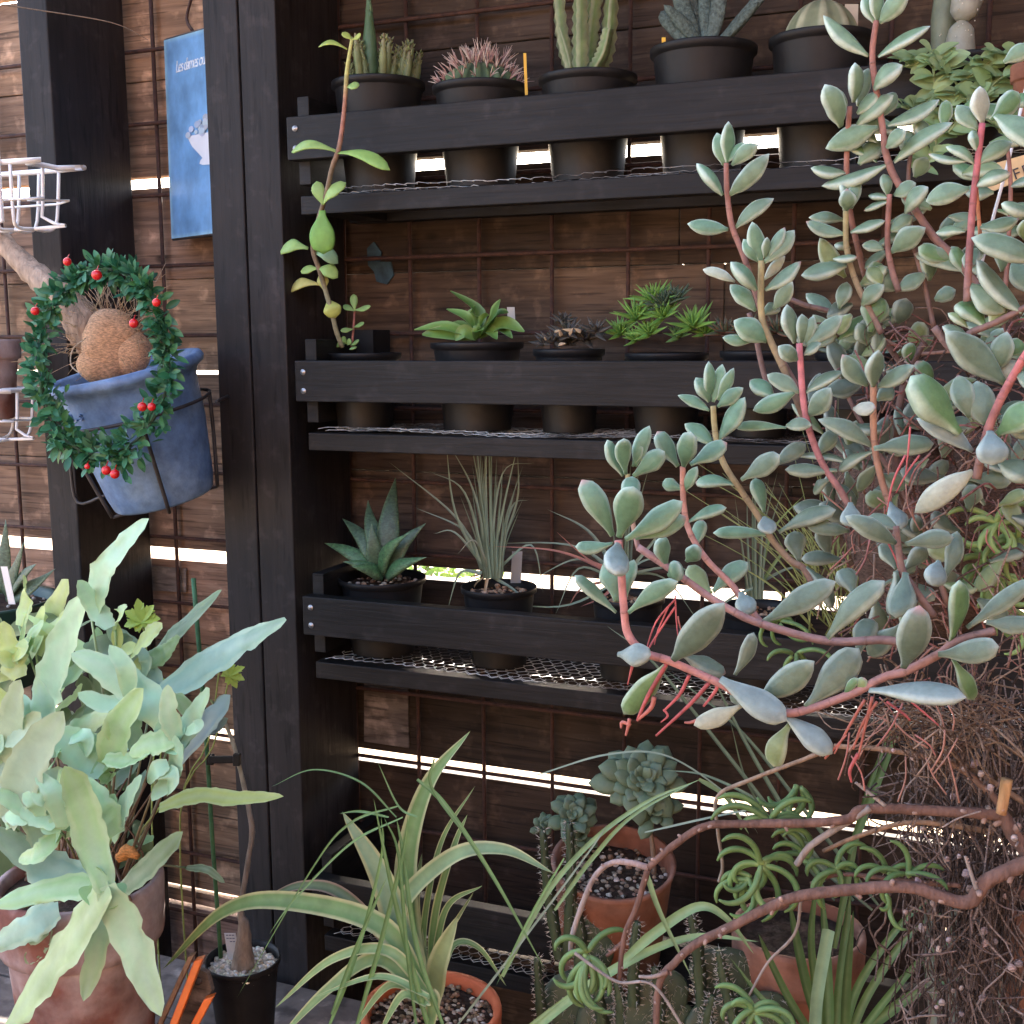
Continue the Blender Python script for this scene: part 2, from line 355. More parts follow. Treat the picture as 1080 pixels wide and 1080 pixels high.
# posts
def post(label, x0, x1, seam, grp="black timber posts"):
    t = thing("timber_post", label, "post", ((x0 + x1) / 2, -.09, 0), grp)
    a = MB().box(x0, seam - .0011, -.17, -.0205, 0, 2.06); a.build("board", m_post, t, smooth=False, bevel=.0016)
    a = MB().box(seam + .0011, x1, -.1695, -.0205, 0, 2.06); a.build("board", m_post, t, smooth=False, bevel=.0016)
    return t
post("double black timber post carrying the left ends of the shelves", -.197, -.093, -.146)
lp = thing("timber_post", "black timber post behind the blue pot and the wreath", "post", (-.53, -.09, 0), "black timber posts")
MB().box(-.490, -.440, -.17, -.0205, 0, 2.06).build("board", m_post, lp, smooth=False, bevel=.0022)
post("black timber post at the right ends of the shelves", 1.262, 1.36, 1.31)
MBx = MB().box(-1.2, -1.1, -.17, -.0205, 0, 2.06)

# unseen roof added over the shelves to shade the plank wall
rf = thing("light_blocker_roof", "unseen board roof added above the plant shelves to shade the wall", "roof", (.3, -.2, 2.1))
r_ = MB()
for i in range(6): r_.box(-.34, 2.6, .28 - .15 * (i + 1) + .004, .28 - .15 * i, 2.10 + .012 * i, 2.115 + .012 * i)
r_.build("light_blocker_roof_boards", m_blocker, rf, smooth=False)
MB().box(-.33, 2.59, -.17, -.125, 2.062, 2.098).build("light_blocker_beam", m_post, rf, smooth=False)

# racks
def rack(z, label):
    t = thing("shelf_rack", label, "shelf", (-.072, -.185, z), "black timber shelf racks")
    x0, x1 = -.072, 1.258
    f = MB().box(x0, x1, -.186, -.168, z - .05, z).build("front_board", m_rack, t, smooth=False, bevel=.0012)
    sc = MB()
    for zz in (-.014, -.037):
        sc.lathe(Vector((x0 + .012, -.1865, z + zz)), Vector((0, -1, 0)), [(0, .0012), (.0016, .0012), (.0018, .0006), (.0035, .0008), (.0038, 0)], 14)
    sc.build("screw", m_screw, f)
    for xx in (x0 + .004, x1 - .02):
        MB().box(xx, xx + .016, -.167, -.02, z - .077, z + .026).build("end_board", m_rack, t, smooth=False, bevel=.001)
    MB().box(x0 + .004, x1, -.166, -.144, z - .112, z - .090).build("front_bar", m_rack, t, smooth=False, bevel=.001)
    MB().box(x0 + .004, x1, -.05, -.028, z - .112, z - .090).build("back_bar", m_rack, t, smooth=False, bevel=.001)
    for xx in (.02 + x0, .63, 1.2):
        MB().box(xx, xx + .04, -.1435, -.0505, z - .1115, z - .0935).build("cross_bar", m_rack if xx > 0 else m_rack, t, smooth=False, bevel=.001)
    n = MB(); c = .0145; r = .00042; nx = int((x1 - x0) / c)
    for j in range(12):
        y = -.165 + j * .0121; pts = []
        for i in range(nx * 2):
            ph = (i + j) % 2
            pts.append((x0 + .02 + i * c * .5, y + (.0030 if ph else -.0030), z - .0875 + ru(-.001, .001) + (.004 if j == 0 else 0) + .0015 * math.sin(i * .13)))
        n.tube(pts, r, n=4, sub=1)
        for i in range(0, nx * 2 - 2):
            if (i + j) % 2 == 1 and j < 11:
                a = Vector(pts[i]); n.tube([a, a + Vector((0, .0062, 0))], r * 1.5, n=4, sub=1)
    n.build("wire_netting", m_net, t)
    return t
def copy_tree(o, parent=None):
    c = o.copy(); C.objects.link(c); c.parent = parent
    for ch in list(o.children): copy_tree(ch, c)
    return c
TOPS = [1.762, 1.474, 1.179, .803]
r0 = rack(TOPS[0], "top black shelf rack holding cacti in black pots")
for z, lb in ((TOPS[1], "middle black shelf rack with small green rosette plants"), (TOPS[2], "third black shelf rack with the spotted aloe and grassy plants"), (TOPS[3], "lowest black shelf rack behind the striped grass plant")):
    c = copy_tree(r0); c.location = (-.072, -.185, z); c["label"] = lb

# bench in front of the wall
bt = thing("plank_bench", "grey weathered plank bench along the foot of the wall", "bench", (.1, -.5, 0))
for i in range(5):
    y1 = -.188 - i * .125
    MB().box(-1.5, 1.6, y1 - .121, y1, .625, .645).build("plank", m_bench, bt, smooth=False, bevel=.0015)
for xx in (-1.4, -.35, .35, 1.5):
    for yy in (-.25, -.76): MB().box(xx, xx + .05, yy, yy + .05, 0, .6245).build("leg", m_bench, bt, smooth=False)
# garden outside, behind the wall
def hedge(label, cx, cy, rx, ry, h, n, seed):
    random.seed(seed); t = thing("garden_shrub", label, "shrub", (cx, cy, 0), "shrubs in the garden outside")
    k = MB(); k.col = (.12, .08, .05)
    for i in range(7): k.tube([(cx + ru(-.1, .1), cy, 0), (cx + ru(-rx, rx) * .4, cy + ru(-ry, ry) * .4, h * .4), (cx + ru(-rx, rx) * .8, cy + ru(-ry, ry) * .8, h * .85)], [.02, .012, .004], n=6)
    k.build("stems", m_bark, t)
    f = MB()
    for i in range(n):
        d = Vector((random.gauss(0, 1), random.gauss(0, 1), random.gauss(0, 1))).normalized() * ru(.35, 1) ** .5
        p = Vector((cx + d.x * rx, cy + d.y * ry, h * .55 + d.z * h * .45)); q = p + Vector((ru(-1, 1), ru(-1, 1), ru(-.6, .8))).normalized() * ru(.03, .07)
        f.blade([p, (p + q) / 2 + Vector((0, 0, .006)), q], .028, 'lance', col=jc((.16, .27, .05), .3), sub=2)
    f.build("foliage", m_hedge, t)
hedge("green leafy shrub outside, seen through the slit left of the posts", -2.2, 4.2, .9, .6, 1.1, 2600, 5)
random.seed(21)

# ============================================================ POTS
def pot(parent, ctr, r, h, mat, up=Vector((0, 0, 1)), kind='nursery', soil=(.045, .03, .022), peb=None, npeb=0, tilt=None, soil_drop=.012, dir=None):
    """ctr = centre of the rim plane; returns centre of the soil"""
    up = up.normalized(); base = ctr - up * h; rb = r * .72
    if kind == 'nursery':
        prof = [(0, .004), (rb * .96, .004), (rb, 0), (rb, .001), (r * .93, h - .010), (r * .935, h - .0088), (r, h - .007), (r * 1.005, h - .001), (r, h), (r * .965, h), (r * .93, h - .008), (rb * .96, .006), (0, .006)]
    elif kind == 'terra':
        prof = [(0, .0), (rb * .93, 0), (rb, .003), (r * .90, h * .74), (r * .92, h * .755), (r * .985, h * .76), (r * 1.0, h * .79), (r * 1.02, h * .97), (r * 1.005, h), (r * .93, h), (r * .905, h * .97), (rb * .88, .01), (0, .01)]
    elif kind == 'round':
        prof = [(0, 0), (rb * .9, 0), (rb, .004), (r * .86, h * .5), (r * .94, h * .86), (r * .96, h * .91), (r * 1.0, h * .93), (r * 1.045, h * .955), (r * 1.05, h * .98), (r * 1.02, h), (r * .95, h), (r * .92, h * .96), (r * .8, h * .5), (0, .01)]
    elif kind == 'smooth':
        prof = [(0, 0), (rb * .93, 0), (rb, .003), (r * .94, h * .93), (r * .98, h * .97), (r, h), (r * .93, h), (r * .90, h * .95), (rb * .88, .01), (0, .01)]
    MB().lathe(base, up, prof, 48).build("pot", mat, parent)
    s = MB(); s.col = soil; sc = ctr - up * soil_drop; rs = r * .92; u = up.orthogonal().normalized(); v = up.cross(u)
    b0 = len(s.v); s.vert(sc + up * .002); NR, NA = 7, 26
    for i in range(1, NR + 1):
        for k in range(NA):
            a = 2 * math.pi * k / NA; rr = rs * i / NR; p = sc + (u * math.cos(a) + v * math.sin(a)) * rr
            s.vert(p + up * (noise.noise(p * 120) * .003 + (.002 if i < NR else -.002)), jc(soil, .3))
    for k in range(NA): s.f.append((0, 1 + k, 1 + (k + 1) % NA))
    for i in range(NR - 1):
        for k in range(NA):
            k2 = (k + 1) % NA; a = 1 + i * NA; s.f.append((a + k, a + NA + k, a + NA + k2, a + k2))
    for i in range(npeb):
        a = ru(0, 6.283); rr = rs * math.sqrt(rnd()) * .95; p = sc + (u * math.cos(a) + v * math.sin(a)) * rr + up * ru(.001, .004)
        z = ru(.5, 1) * (.0042 if r > .04 else .003); s.col = jc(random.choice(peb), .2)
        s.ell(p, Vector((z, 0, 0)), Vector((0, z * ru(.6, 1), 0)), Vector((0, 0, z * ru(.5, .9))), 6, 4, .3, 300)
    s.build("soil", m_soil, parent)
    return sc
PEB_MIX = [(.36, .29, .22), (.22, .15, .10), (.48, .43, .36), (.10, .07, .05), (.28, .17, .12)]
PEB_WHITE = [(.75, .70, .58), (.8, .77, .68), (.6, .52, .4)]
SY = -.098
def net_z(px, py):  # net height under this rim
    z = at(px, py, SY).z
    return max(t for t in TOPS if t - .02 < z + .02) - .086
def shelf_thing(name, label, cat, px, py, wpx, group=None, mat=None, kind='nursery', y=SY, peb=PEB_MIX, npeb=60, soil=(.045, .03, .022)):
    c = at(px, py, y); r = wpx * .5 * mpp(c); nz = net_z(px, py)
    t = thing(name, label, cat, (c.x, c.y, nz), group)
    sc = pot(t, c, r, c.z - nz, mat or m_blackpot, kind=kind, peb=peb, npeb=npeb, soil=soil)
    return t, sc, r

def rosette(mb, c, n, L, w, col, el0=75, el1=15, th=.4, prof=2, up=Vector((0, 0, 1)), edge=None, bend=.0, jit=.15, tipc=None, blade=False, ph0=0, kinds=None):
    up = up.normalized(); u = up.orthogonal().normalized(); v = up.cross(u); ga = 2.39996
    for i in range(n):
        f = i / max(1, n - 1); el = math.radians(el0 + (el1 - el0) * f + ru(-6, 6)); a = ph0 + i * ga + ru(-.1, .1)
        d = (u * math.cos(a) + v * math.sin(a)) * math.cos(el) + up * math.sin(el)
        l = L * (.55 + .45 * f) * (1 + ru(-jit, jit)); ww = w * (.65 + .35 * f) * (1 + ru(-jit, jit)); cc = jc(col, .14)
        b = c + (d * .08 * l)
        if blade:
            mb.blade([b, b + d * l * .5 + up * l * .05, b + d * l - up * l * bend], ww, 'lance' if blade is True else blade, fold=.35, col=cc, edge=edge)
        else: mb.fat(b, b + d * l, ww, th, prof, bend=bend, col=cc, edge=edge, nr=8, ns=8, tipc=tipc)

G1 = "potted succulents on the top shelf"; G2 = "potted succulents on the middle shelf"; G3 = "potted plants on the third shelf"
def tagstick(name, label, px, py, y, hpx, wpx, col, lean=0, stripes=0):
    a = at(px, py, y); k = mpp(a); m = MB(); m.col = col
    up = Vector((lean, -.1, 1)).normalized(); m.obox(a + up * (-hpx * .3 * k), RT * (wpx * .5 * k), VN * .0005, up * (hpx * .8 * k))
    m.col = (.12, .14, .25)
    for i in range(stripes):
        for j in range(3):
            if rnd() < .8: m.obox(a + up * ((.4 - i * .17) * hpx * k) + VN * .0007 + RT * ((j - 1) * .26 * wpx * k), RT * (wpx * .1 * k), VN * .0001, up * (.022 * hpx * k))
    return tag(m.build(name, m_tag, smooth=False), label, "plant tag")

# ---- top shelf
t, sc, r = shelf_thing("zebra_plant", "cluster of narrow speckled spiky shoots, leftmost plant of the top shelf", "succulent", 399, 88, 98, G1)
m = MB(); base_c = (.17, .20, .085)
for i in range(26):
    a = rnd() * 6.28; rr = ru(.1, .85) * r; b = sc + Vector((math.cos(a) * rr, math.sin(a) * rr, 0)); h = ru(.045, .066)
    d = Vector((math.cos(a) * .18, math.sin(a) * .18, 1))
    m.tube([b, b + d * h * .6, b + d * h], [.0052, .005, .0012], n=8, cols=[(.10, .12, .05), jc(base_c), (.25, .22, .13)])
    for k in range(46):
        q = b + d * h * ru(.1, .95); aa = rnd() * 6.28; dd = Vector((math.cos(aa), math.sin(aa), 1.2)); m.fat(q + dd * .003, q + dd * .0062, .0028, .6, 2, col=jc((.20, .23, .10), .3), nr=3, ns=5)
b = at(391, 85, SY); m2 = MB(); m2.tube([b, b + Vector((.0, 0, .05)), b + Vector((-.001, 0, .098))], [.010, .0085, .001], n=10, cols=[(.09, .16, .08)] * 3)
for k in range(110):
    f = ru(.05, .95); q = b + Vector((0, 0, .098 * f)); aa = rnd() * 6.28; rr = .0095 * (1 - f * .8); dd = Vector((math.cos(aa), math.sin(aa), 1.6)); m2.fat(q + Vector((dd.x, dd.y, 0)) * rr * .7, q + Vector((dd.x, dd.y, 0)) * rr + Vector((0, 0, .009)), .004, .6, 2, col=jc((.10, .19, .10), .3), nr=3, ns=5)
m.build("shoots", m_succ, t); m2.build("tall_shoot", m_succ, t)

t, sc, r = shelf_thing("spiny_cactus", "low green cactus bristling with long pale pink spines", "cactus", 506, 92, 100, G1)
m = MB(); m.col = (.07, .11, .06)
u0 = len(m.v)
for j in range(13):
    th = math.pi * .55 * j / 12
    for i in range(80):
        ph = 2 * math.pi * i / 80; rr = r * .80 * (1 + .09 * math.cos(ph * 20)) ; 
        m.vert(sc + Vector((rr * math.sin(th) * math.cos(ph), rr * math.sin(th) * math.sin(ph), .005 + .034 * math.cos(th))), (.13, .19, .10) if math.cos(ph * 20) > 0 else (.05, .08, .045))
for j in range(12):
    for i in range(80):
        i2 = (i + 1) % 80; m.f.append((u0 + j * 80 + i, u0 + (j + 1) * 80 + i, u0 + (j + 1) * 80 + i2, u0 + j * 80 + i2))
m.build("body", m_succ, t); s_ = MB()
for k in range(20):
    for th in (.25, .6, .95, 1.3):
        ph = 2 * math.pi * (k + .0) / 20 + ru(-.05, .05); q = sc + Vector((r * .86 * math.sin(th) * math.cos(ph), r * .86 * math.sin(th) * math.sin(ph), .005 + .036 * math.cos(th)))
        o = (q - sc).normalized()
        for z in range(4):
            d = (o + Vector((ru(-.6, .6), ru(-.6, .6), ru(-.3, .9)))).normalized(); L = ru(.008, .020) * (1.35 if th < .7 else 1)
            cc = random.choice([(.42, .24, .22), (.55, .40, .36), (.36, .20, .18), (.6, .5, .42)]); s_.tube([q, q + d * L * .5 + Vector((0, 0, .001)), q + d * L], [.0007, .0006, .00015], n=4, sub=2, cols=[cc, cc, lerp(cc, (.8, .7, .6), .5)])
s_.build("spines", m_stem, t)
tagstick("plant_tag", "thin yellow plant tag beside the spiny cactus", 554, 70, SY - .02, 26, 3, (.75, .45, .05))

t, sc, r = shelf_thing("carrion_flower_cactus", "upright four-angled green stems with toothed edges in a wide black pot", "succulent", 620, 82, 104, G1)
m = MB()
for (x0, y0, x1, y1, x2, y2, w) in ((606, 82, 594, 45, 588, -18, 16), (612, 82, 612, 30, 612, -25, 17), (620, 84, 622, 40, 630, -20, 18), (626, 84, 640, 52, 646, -15, 16), (618, 84, 634, 60, 642, 30, 13), (604, 82, 600, 60, 590, 28, 12)):
    A = P3([(x0, y0), (x1, y1), (x2, y2)], SY + ru(-.015, .015)); P, Wd, _ = spline(A, [1, 1, .8], 9, None); k = mpp(A[0]); b0 = len(m.v); ph0 = ru(0, 1.5); n = len(P)
    for i, p in enumerate(P):
        tt = (P[min(i + 1, n - 1)] - P[max(i - 1, 0)]).normalized(); uu = tt.cross(VN).normalized(); vv = tt.cross(uu)
        for q in range(8):
            a = ph0 + q * math.pi / 4; rr = w * .5 * k * Wd[i] * (1.0 + (.25 if i % 2 else -.05) if q % 2 == 0 else .5)
            m.vert(p + (uu * math.cos(a) + vv * math.sin(a)) * rr, (.33, .36, .22) if q % 2 == 0 else jc((.14, .22, .08), .15))
    for i in range(n - 1):
        for q in range(8): m.f.append((b0 + i * 8 + q, b0 + i * 8 + (q + 1) % 8, b0 + (i + 1) * 8 + (q + 1) % 8, b0 + (i + 1) * 8 + q))
m.build("stems", m_succ, t)

t, sc, r = shelf_thing("rough_agave", "dark blue-grey succulent with long rough blunt leaves, in a deep black pot", "succulent", 742, 52, 112, G1)
m = MB(); k = mpp(sc)
for (x0, y0, x1, y1, w) in ((735, 50, 697, 12, 27), (742, 50, 722, -20, 14), (745, 50, 742, -30, 13), (748, 50, 760, -30, 16), (752, 50, 800, 2, 15), (756, 50, 815, -20, 14), (738, 50, 712, -25, 18), (740, 50, 700, 5, 14)):
    m.fat(at(x0, y0, SY), at(x1, y1, SY + ru(-.03, .03)), w * k, .5, 1, col=jc((.085, .12, .11), .1), nr=14, ns=12, roll=ru(-.4, .4))
m.build("leaves", M("rough_skin", vcol=True, rough=.8, nscale=260, namp=.55, bump=1, bscale=420), t)
tagstick("plant_tag", "short yellow plant tag at the foot of the rough blue-grey succulent", 700, 46, SY - .03, 12, 4, (.8, .5, .05))

t, sc, r = shelf_thing("stone_cactus", "pale domed ribbed cactus just above the rim of its black pot", "cactus", 866, 40, 108, G1)
m = MB(); b0 = 0
for j in range(11):
    th = math.pi * .5 * j / 10
    for i in range(72):
        ph = 2 * math.pi * i / 72; f = 1 + .05 * math.cos(ph * 9); m.vert(sc + Vector((r * .72 * f * math.sin(th) * math.cos(ph), r * .72 * f * math.sin(th) * math.sin(ph), .05 * math.cos(th))), (.36, .37, .25) if math.cos(ph * 9) > .2 else (.21, .24, .15))
for j in range(10):
    for i in range(72): m.f.append((j * 72 + i, (j + 1) * 72 + i, (j + 1) * 72 + (i + 1) % 72, j * 72 + (i + 1) % 72))
m.build("body", m_succ, t)
tagstick("plant_tag", "short cream plant tag behind the pale domed cactus", 898, 12, SY + .01, 14, 14, (.55, .5, .4))

# paddle-column cactus at the right of the top shelf
t, sc, r = shelf_thing("column_cactus", "pale grey-green jointed column cactus above the trailing creeper", "cactus", 1015, 66, 120, G1, y=-.09)
m = MB()
def seg(x0, y0, x1, y1, w, c, y=-.12):
    a, b = at(x0, y0, y), at(x1, y1, y); k = mpp(a); m.tube([a, lerpv(a, b, .15), lerpv(a, b, .5), lerpv(a, b, .85), b], [w * .2 * k, w * .42 * k, w * .5 * k, w * .38 * k, w * .06 * k], n=16, cols=[c] * 5)
    for i in range(40):
        f = ru(.1, .9); q = lerpv(a, b, f) + VN * w * .4 * k + RT * ru(-.35, .35) * w * k; m.col = (.6, .58, .5); m.ell(q, Vector((.0007, 0, 0)), Vector((0, .0007, 0)), Vector((0, 0, .0007)), 4, 3)
def lerpv(a, b, t): return a + (b - a) * t
seg(1008, 92, 1015, 20, 33, (.30, .31, .25)); seg(1014, 22, 1028, -30, 33, (.31, .32, .27)); seg(993, 80, 1000, -40, 28, (.17, .2, .14), -.09)
m.build("stem_joints", m_succ, t)

# creeper with soft green leaves at the top right
t = thing("creeping_plant", "soft light green trailing creeper hanging over the top shelf at its right end", "plant", at(1010, 90, -.17), None)
m = MB(); lf = MB(); YC = -.20
stems = [[(1010, 90), (995, 70), (975, 65), (955, 70)], [(985, 105), (985, 80), (982, 55)], [(1010, 90), (1030, 75), (1050, 62), (1075, 60)], [(1000, 95), (1022, 105), (1040, 95), (1058, 80)], [(1005, 95), (990, 130), (985, 160), (970, 180)], [(1005, 92), (1012, 120), (1000, 140)], [(985, 105), (965, 115), (950, 112)], [(1020, 100), (1045, 120), (1055, 140)]]
for st in stems:
    A = P3(st, YC); m.tube(A, .0012, n=6, cols=[(.25, .32, .15)] * len(A))
    P, _, _ = spline(A, [1] * len(A), 4, None); k = mpp(A[0])
    for i, p in enumerate(P[1:]):
        for s_ in (-1, 1):
            d = (RT * s_ * ru(.5, 1) + Vector((0, 0, ru(-.3, .6))) + VN * ru(-.3, .6)).normalized(); L = ru(17, 30) * k
            lf.blade([p, p + d * L * .5 + Vector((0, 0, .002)), p + d * L], L * .62, 'lance', fold=.2, roll=ru(-.6, .6), col=jc((.29, .42, .20), .2), sub=3)
m.build("stems", m_stem, t); lf.build("foliage", m_leaf, t)
# terracotta pot at the right edge of the top shelf
c = at(1098, 68, -.24); t = thing("terracotta_pot", "terracotta pot cut off by the right edge, on the top shelf", "pot", (c.x, c.y, c.z - .05))
pot(t, c, .025, .06, m_terra, kind='terra')

# ---- middle shelf
t, sc, r = shelf_thing("jade_cutting", "tall leggy stem with few round green leaves, far left of the middle shelf", "succulent", 383, 372, 80, G2, npeb=25, peb=PEB_WHITE)
m = MB(); lf = MB(); A = P3([(361, 366, -.12), (355, 350, -.13), (350, 330, -.14), (343, 305, -.15), (337, 285, -.16), (330, 262, -.17), (335, 235, -.19), (344, 205, -.21), (350, 178, -.22), (357, 158, -.23), (361, 135, -.23), (364, 105, -.23), (366, 75, -.23), (371, 42, -.23)], 0)
k = mpp(A[6]); br = (.20, .15, .10); m.tube(A, [2.8 * k] * 6 + [2.6 * k] * 4 + [2.4 * k, 2.2 * k, 2.2 * k, 1.6 * k], n=8, cols=[(.25, .24, .15)] * 4 + [br] * 5 + [(.25, .15, .1), (.30, .13, .09), (.33, .16, .1), (.45, .45, .15)])
YG = (.34, .42, .10); LG = (.27, .42, .13); DG = (.16, .33, .07)
for (a, b, c_, w, col, y) in (((366, 52), (352, 42), (335, 48), 8, YG, -.23), ((371, 42), (362, 38), (361, 34), 8, YG, -.23), ((371, 42), (378, 40), (381, 36), 8, YG, -.23), ((365, 92), (372, 90), (379, 90), 11, LG, -.23), ((356, 160), (335, 146), (306, 158), 16, LG, -.23), ((357, 161), (385, 162), (411, 178), 17, (.24, .42, .11), -.23),
        ((341, 215), (345, 198), (364, 192), 16, LG, -.21), ((341, 216), (335, 203), (334, 191), 14, LG, -.21), ((340, 222), (340, 245), (341, 268), 30, DG, -.21), ((325, 262), (312, 257), (295, 264), 19, LG, -.17), ((331, 268), (345, 262), (356, 276), 18, (.25, .42, .24), -.16), ((335, 283), (350, 282), (356, 292), 17, LG, -.16), ((336, 283), (325, 284), (317, 286), 12, LG, -.16), ((338, 300), (320, 294), (305, 305), 16, (.42, .42, .14), -.15), ((343, 308), (344, 295), (340, 288), 12, (.4, .42, .14), -.15), ((346, 316), (352, 320), (354, 335), 19, (.40, .45, .12), -.14)):
    A_ = P3([a, b, c_], y); L = (A_[2] - A_[0]).length
    lf.fat(A_[0], A_[2], w * mpp(A_[0]), .25, 0, bend=((A_[1] - (A_[0] + A_[2]) / 2).dot(Vector((0, 0, 1))) / L) * .9, col=jc(col, .06), edge=jc(col, .05))
# small side plant
A = P3([(371, 366), (373, 345), (374, 328)], -.11); m.tube(A, 1.3 * k, n=6, cols=[(.3, .12, .1)] * 3)
for (x0, y0, x1, y1, w) in ((374, 328, 373, 310, 9), (374, 328, 362, 322, 8), (374, 327, 391, 323, 8), (373, 345, 384, 341, 8), (373, 347, 359, 349, 7), (366, 362, 352, 364, 8), (366, 362, 360, 356, 8), (370, 364, 378, 360, 9), (366, 364, 370, 358, 8), (371, 366, 373, 368, 9)):
    lf.fat(at(x0, y0, -.115), at(x1, y1, -.12 + ru(-.01, .01)), w * k, .3, 0, col=jc((.22, .36, .12), .1))
m.build("stem", m_stem, t); lf.build("foliage", m_succ, t)
t = thing("square_pot", "small empty square black pot behind the leggy stem", "pot", at(386, 365, -.045) - Vector((0, 0, .05)))
p = at(386, 352, -.045); m = MB(); 
for dx, dy in ((-1, 0), (1, 0)): m.box(p.x + dx * .022 - .0012, p.x + dx * .022 + .0012, p.y - .0208, p.y + .0208, p.z - .055, p.z + .005)
for dy in (-1, 1): m.box(p.x - .0232, p.x + .0232, p.y + dy * .022 - .0012, p.y + dy * .022 + .0012, p.z - .055, p.z + .005)
m.build("walls", m_blackpot, t, smooth=False)

t, sc, r = shelf_thing("green_rosette", "fresh green rosette of flat spreading leaves in a black pot on the middle shelf", "succulent", 503, 361, 98, G2)
m = MB(); k = mpp(sc)
for (x0, y0, xm, ym, x1, y1, w, c) in ((500, 356, 470, 346, 437, 348, 17, 0), (498, 358, 468, 352, 445, 353, 16, 0), (500, 355, 505, 330, 475, 307, 14, 1), (502, 352, 492, 335, 471, 326, 12, 0), (505, 352, 500, 335, 500, 322, 15, 0), (508, 354, 520, 335, 528, 316, 16, 1), (506, 356, 530, 342, 553, 350, 17, 0), (506, 357, 525, 348, 540, 357, 16, 0), (502, 358, 490, 350, 480, 359, 15, 0), (504, 358, 505, 348, 502, 359, 14, 0), (500, 357, 515, 349, 524, 358, 15, 0), (504, 350, 510, 338, 512, 330, 12, 0), (497, 352, 486, 344, 474, 345, 14, 0), (508, 352, 525, 333, 536, 330, 14, 1)):
    cc = (.10, .20, .05) if c else (.18, .33, .08)
    m.blade(P3([(x0, y0, SY), (xm, ym, SY - ru(-.01, .02)), (x1, y1, SY - ru(0, .03))], 0), w * k, 'lance', fold=.4, col=jc(cc, .12), edge=jc((.22, .36, .12)), roll=ru(-.3, .3))
m.build("leaves", m_leaf, t)
tagstick("plant_tag", "pale plant tag behind the fresh green rosette", 539, 330, -.06, 12, 8, (.5, .48, .42))

t, sc, r = shelf_thing("dark_rosette", "dark brown-purple rosettes crowding a black pot on the middle shelf", "succulent", 600, 368, 76, G2)
m = MB()
for (x, y, L) in ((600, 352, .028), (585, 360, .024), (618, 358, .026), (600, 362, .022), (628, 350, .024), (595, 340, .02), (575, 362, .02)):
    rosette(m, at(x, y, SY + ru(-.02, .02)), 16, L, .0085, (.06, .055, .045), 70, 5, .5, 2, up=Vector((ru(-.3, .3), -.4, 1)), edge=(.10, .085, .07))
for i in range(7): b = at(ru(570, 615), ru(348, 366), SY - .03); m.fat(b, b + Vector((ru(-.015, .015), -.005, ru(0, .01))), .006, .4, 2, col=(.42, .30, .18))
m.build("leaves", m_succ, t)

t, sc, r = shelf_thing("haworthia_cluster", "bright green clump of pointed star rosettes on the middle shelf", "succulent", 703, 372, 88, G2, peb=[(.45, .22, .12), (.5, .32, .2)], npeb=120)
m = MB()
for (x, y, L, c) in ((672, 336, .034, 0), (690, 318, .034, 0), (700, 335, .030, 0), (686, 352, .026, 0), (655, 352, .026, 0), (732, 345, .034, 0), (716, 355, .020, 1), (672, 358, .02, 0), (712, 318, .028, 2), (700, 322, .03, 2), (745, 352, .022, 0)):
    rosette(m, at(x, y, SY + ru(-.025, .01)), 26, L, .0072, [(.13, .27, .05), (.1, .2, .06), (.06, .09, .05)][c], 80, 12, .5, 2, up=Vector((ru(-.2, .2), -.45, 1)), edge=[(.20, .36, .09), (.15, .25, .1), (.09, .12, .07)][c])
m.build("leaves", m_succ, t)
t, sc, r = shelf_thing("red_tinged_rosette", "dark green rosette tinged red, half hidden by the jade-like plant", "succulent", 800, 370, 80, G2)
m = MB()
for (x, y, L) in ((765, 350, .026), (790, 352, .03), (820, 350, .03)): rosette(m, at(x, y, SY), 18, L, .008, (.07, .09, .05), 75, 5, .5, 2, up=Vector((0, -.4, 1)), edge=(.2, .08, .06))
m.build("leaves", m_succ, t)
t, sc, r = shelf_thing("grey_rosette", "grey rosette deep behind the jade-like plant on the middle shelf", "succulent", 905, 372, 90, G2)
m = MB(); rosette(m, sc + Vector((0, 0, .01)), 24, .045, .012, (.10, .13, .09), 75, 5, .5, 2); m.build("leaves", m_succ, t)

# ---- third shelf
t, sc, r = shelf_thing("spotted_aloe", "dark green aloe with thick spotted leaves, far left of the third shelf", "succulent", 403, 608, 92, G3)
m = MB(); k = mpp(sc)
for (x0, y0, x1, y1, w, th, dy, c) in ((402, 585, 388, 527, 20, .3, .03, 0), (408, 585, 417, 503, 25, .3, .045, 1), (398, 590, 361, 546, 20, .35, .02, 0), (395, 600, 342, 572, 20, .4, -.005, 2), (400, 605, 372, 597, 20, .5, -.045, 2), (404, 607, 362, 592, 17, .5, -.03, 2), (410, 600, 448, 552, 22, .35, .01, 1), (402, 602, 430, 562, 19, .4, -.03, 2), (410, 606, 448, 587, 19, .5, -.03, 2), (400, 598, 392, 552, 21, .35, -.01, 0)):
    m.fat(at(x0, y0, SY), at(x1, y1, SY + dy), w * k * 1.1, th, 2, bend=.1, col=jc([(.055, .10, .055), (.05, .085, .05), (.065, .15, .06)][c], .1), edge=(.11, .18, .10), nr=14, ns=12)
m.build("leaves", M("spotted_skin", vcol=True, rough=.5, nscale=210, namp=.55, bump=.3, bscale=300, stretch=(1, 1, 1.8)), t)

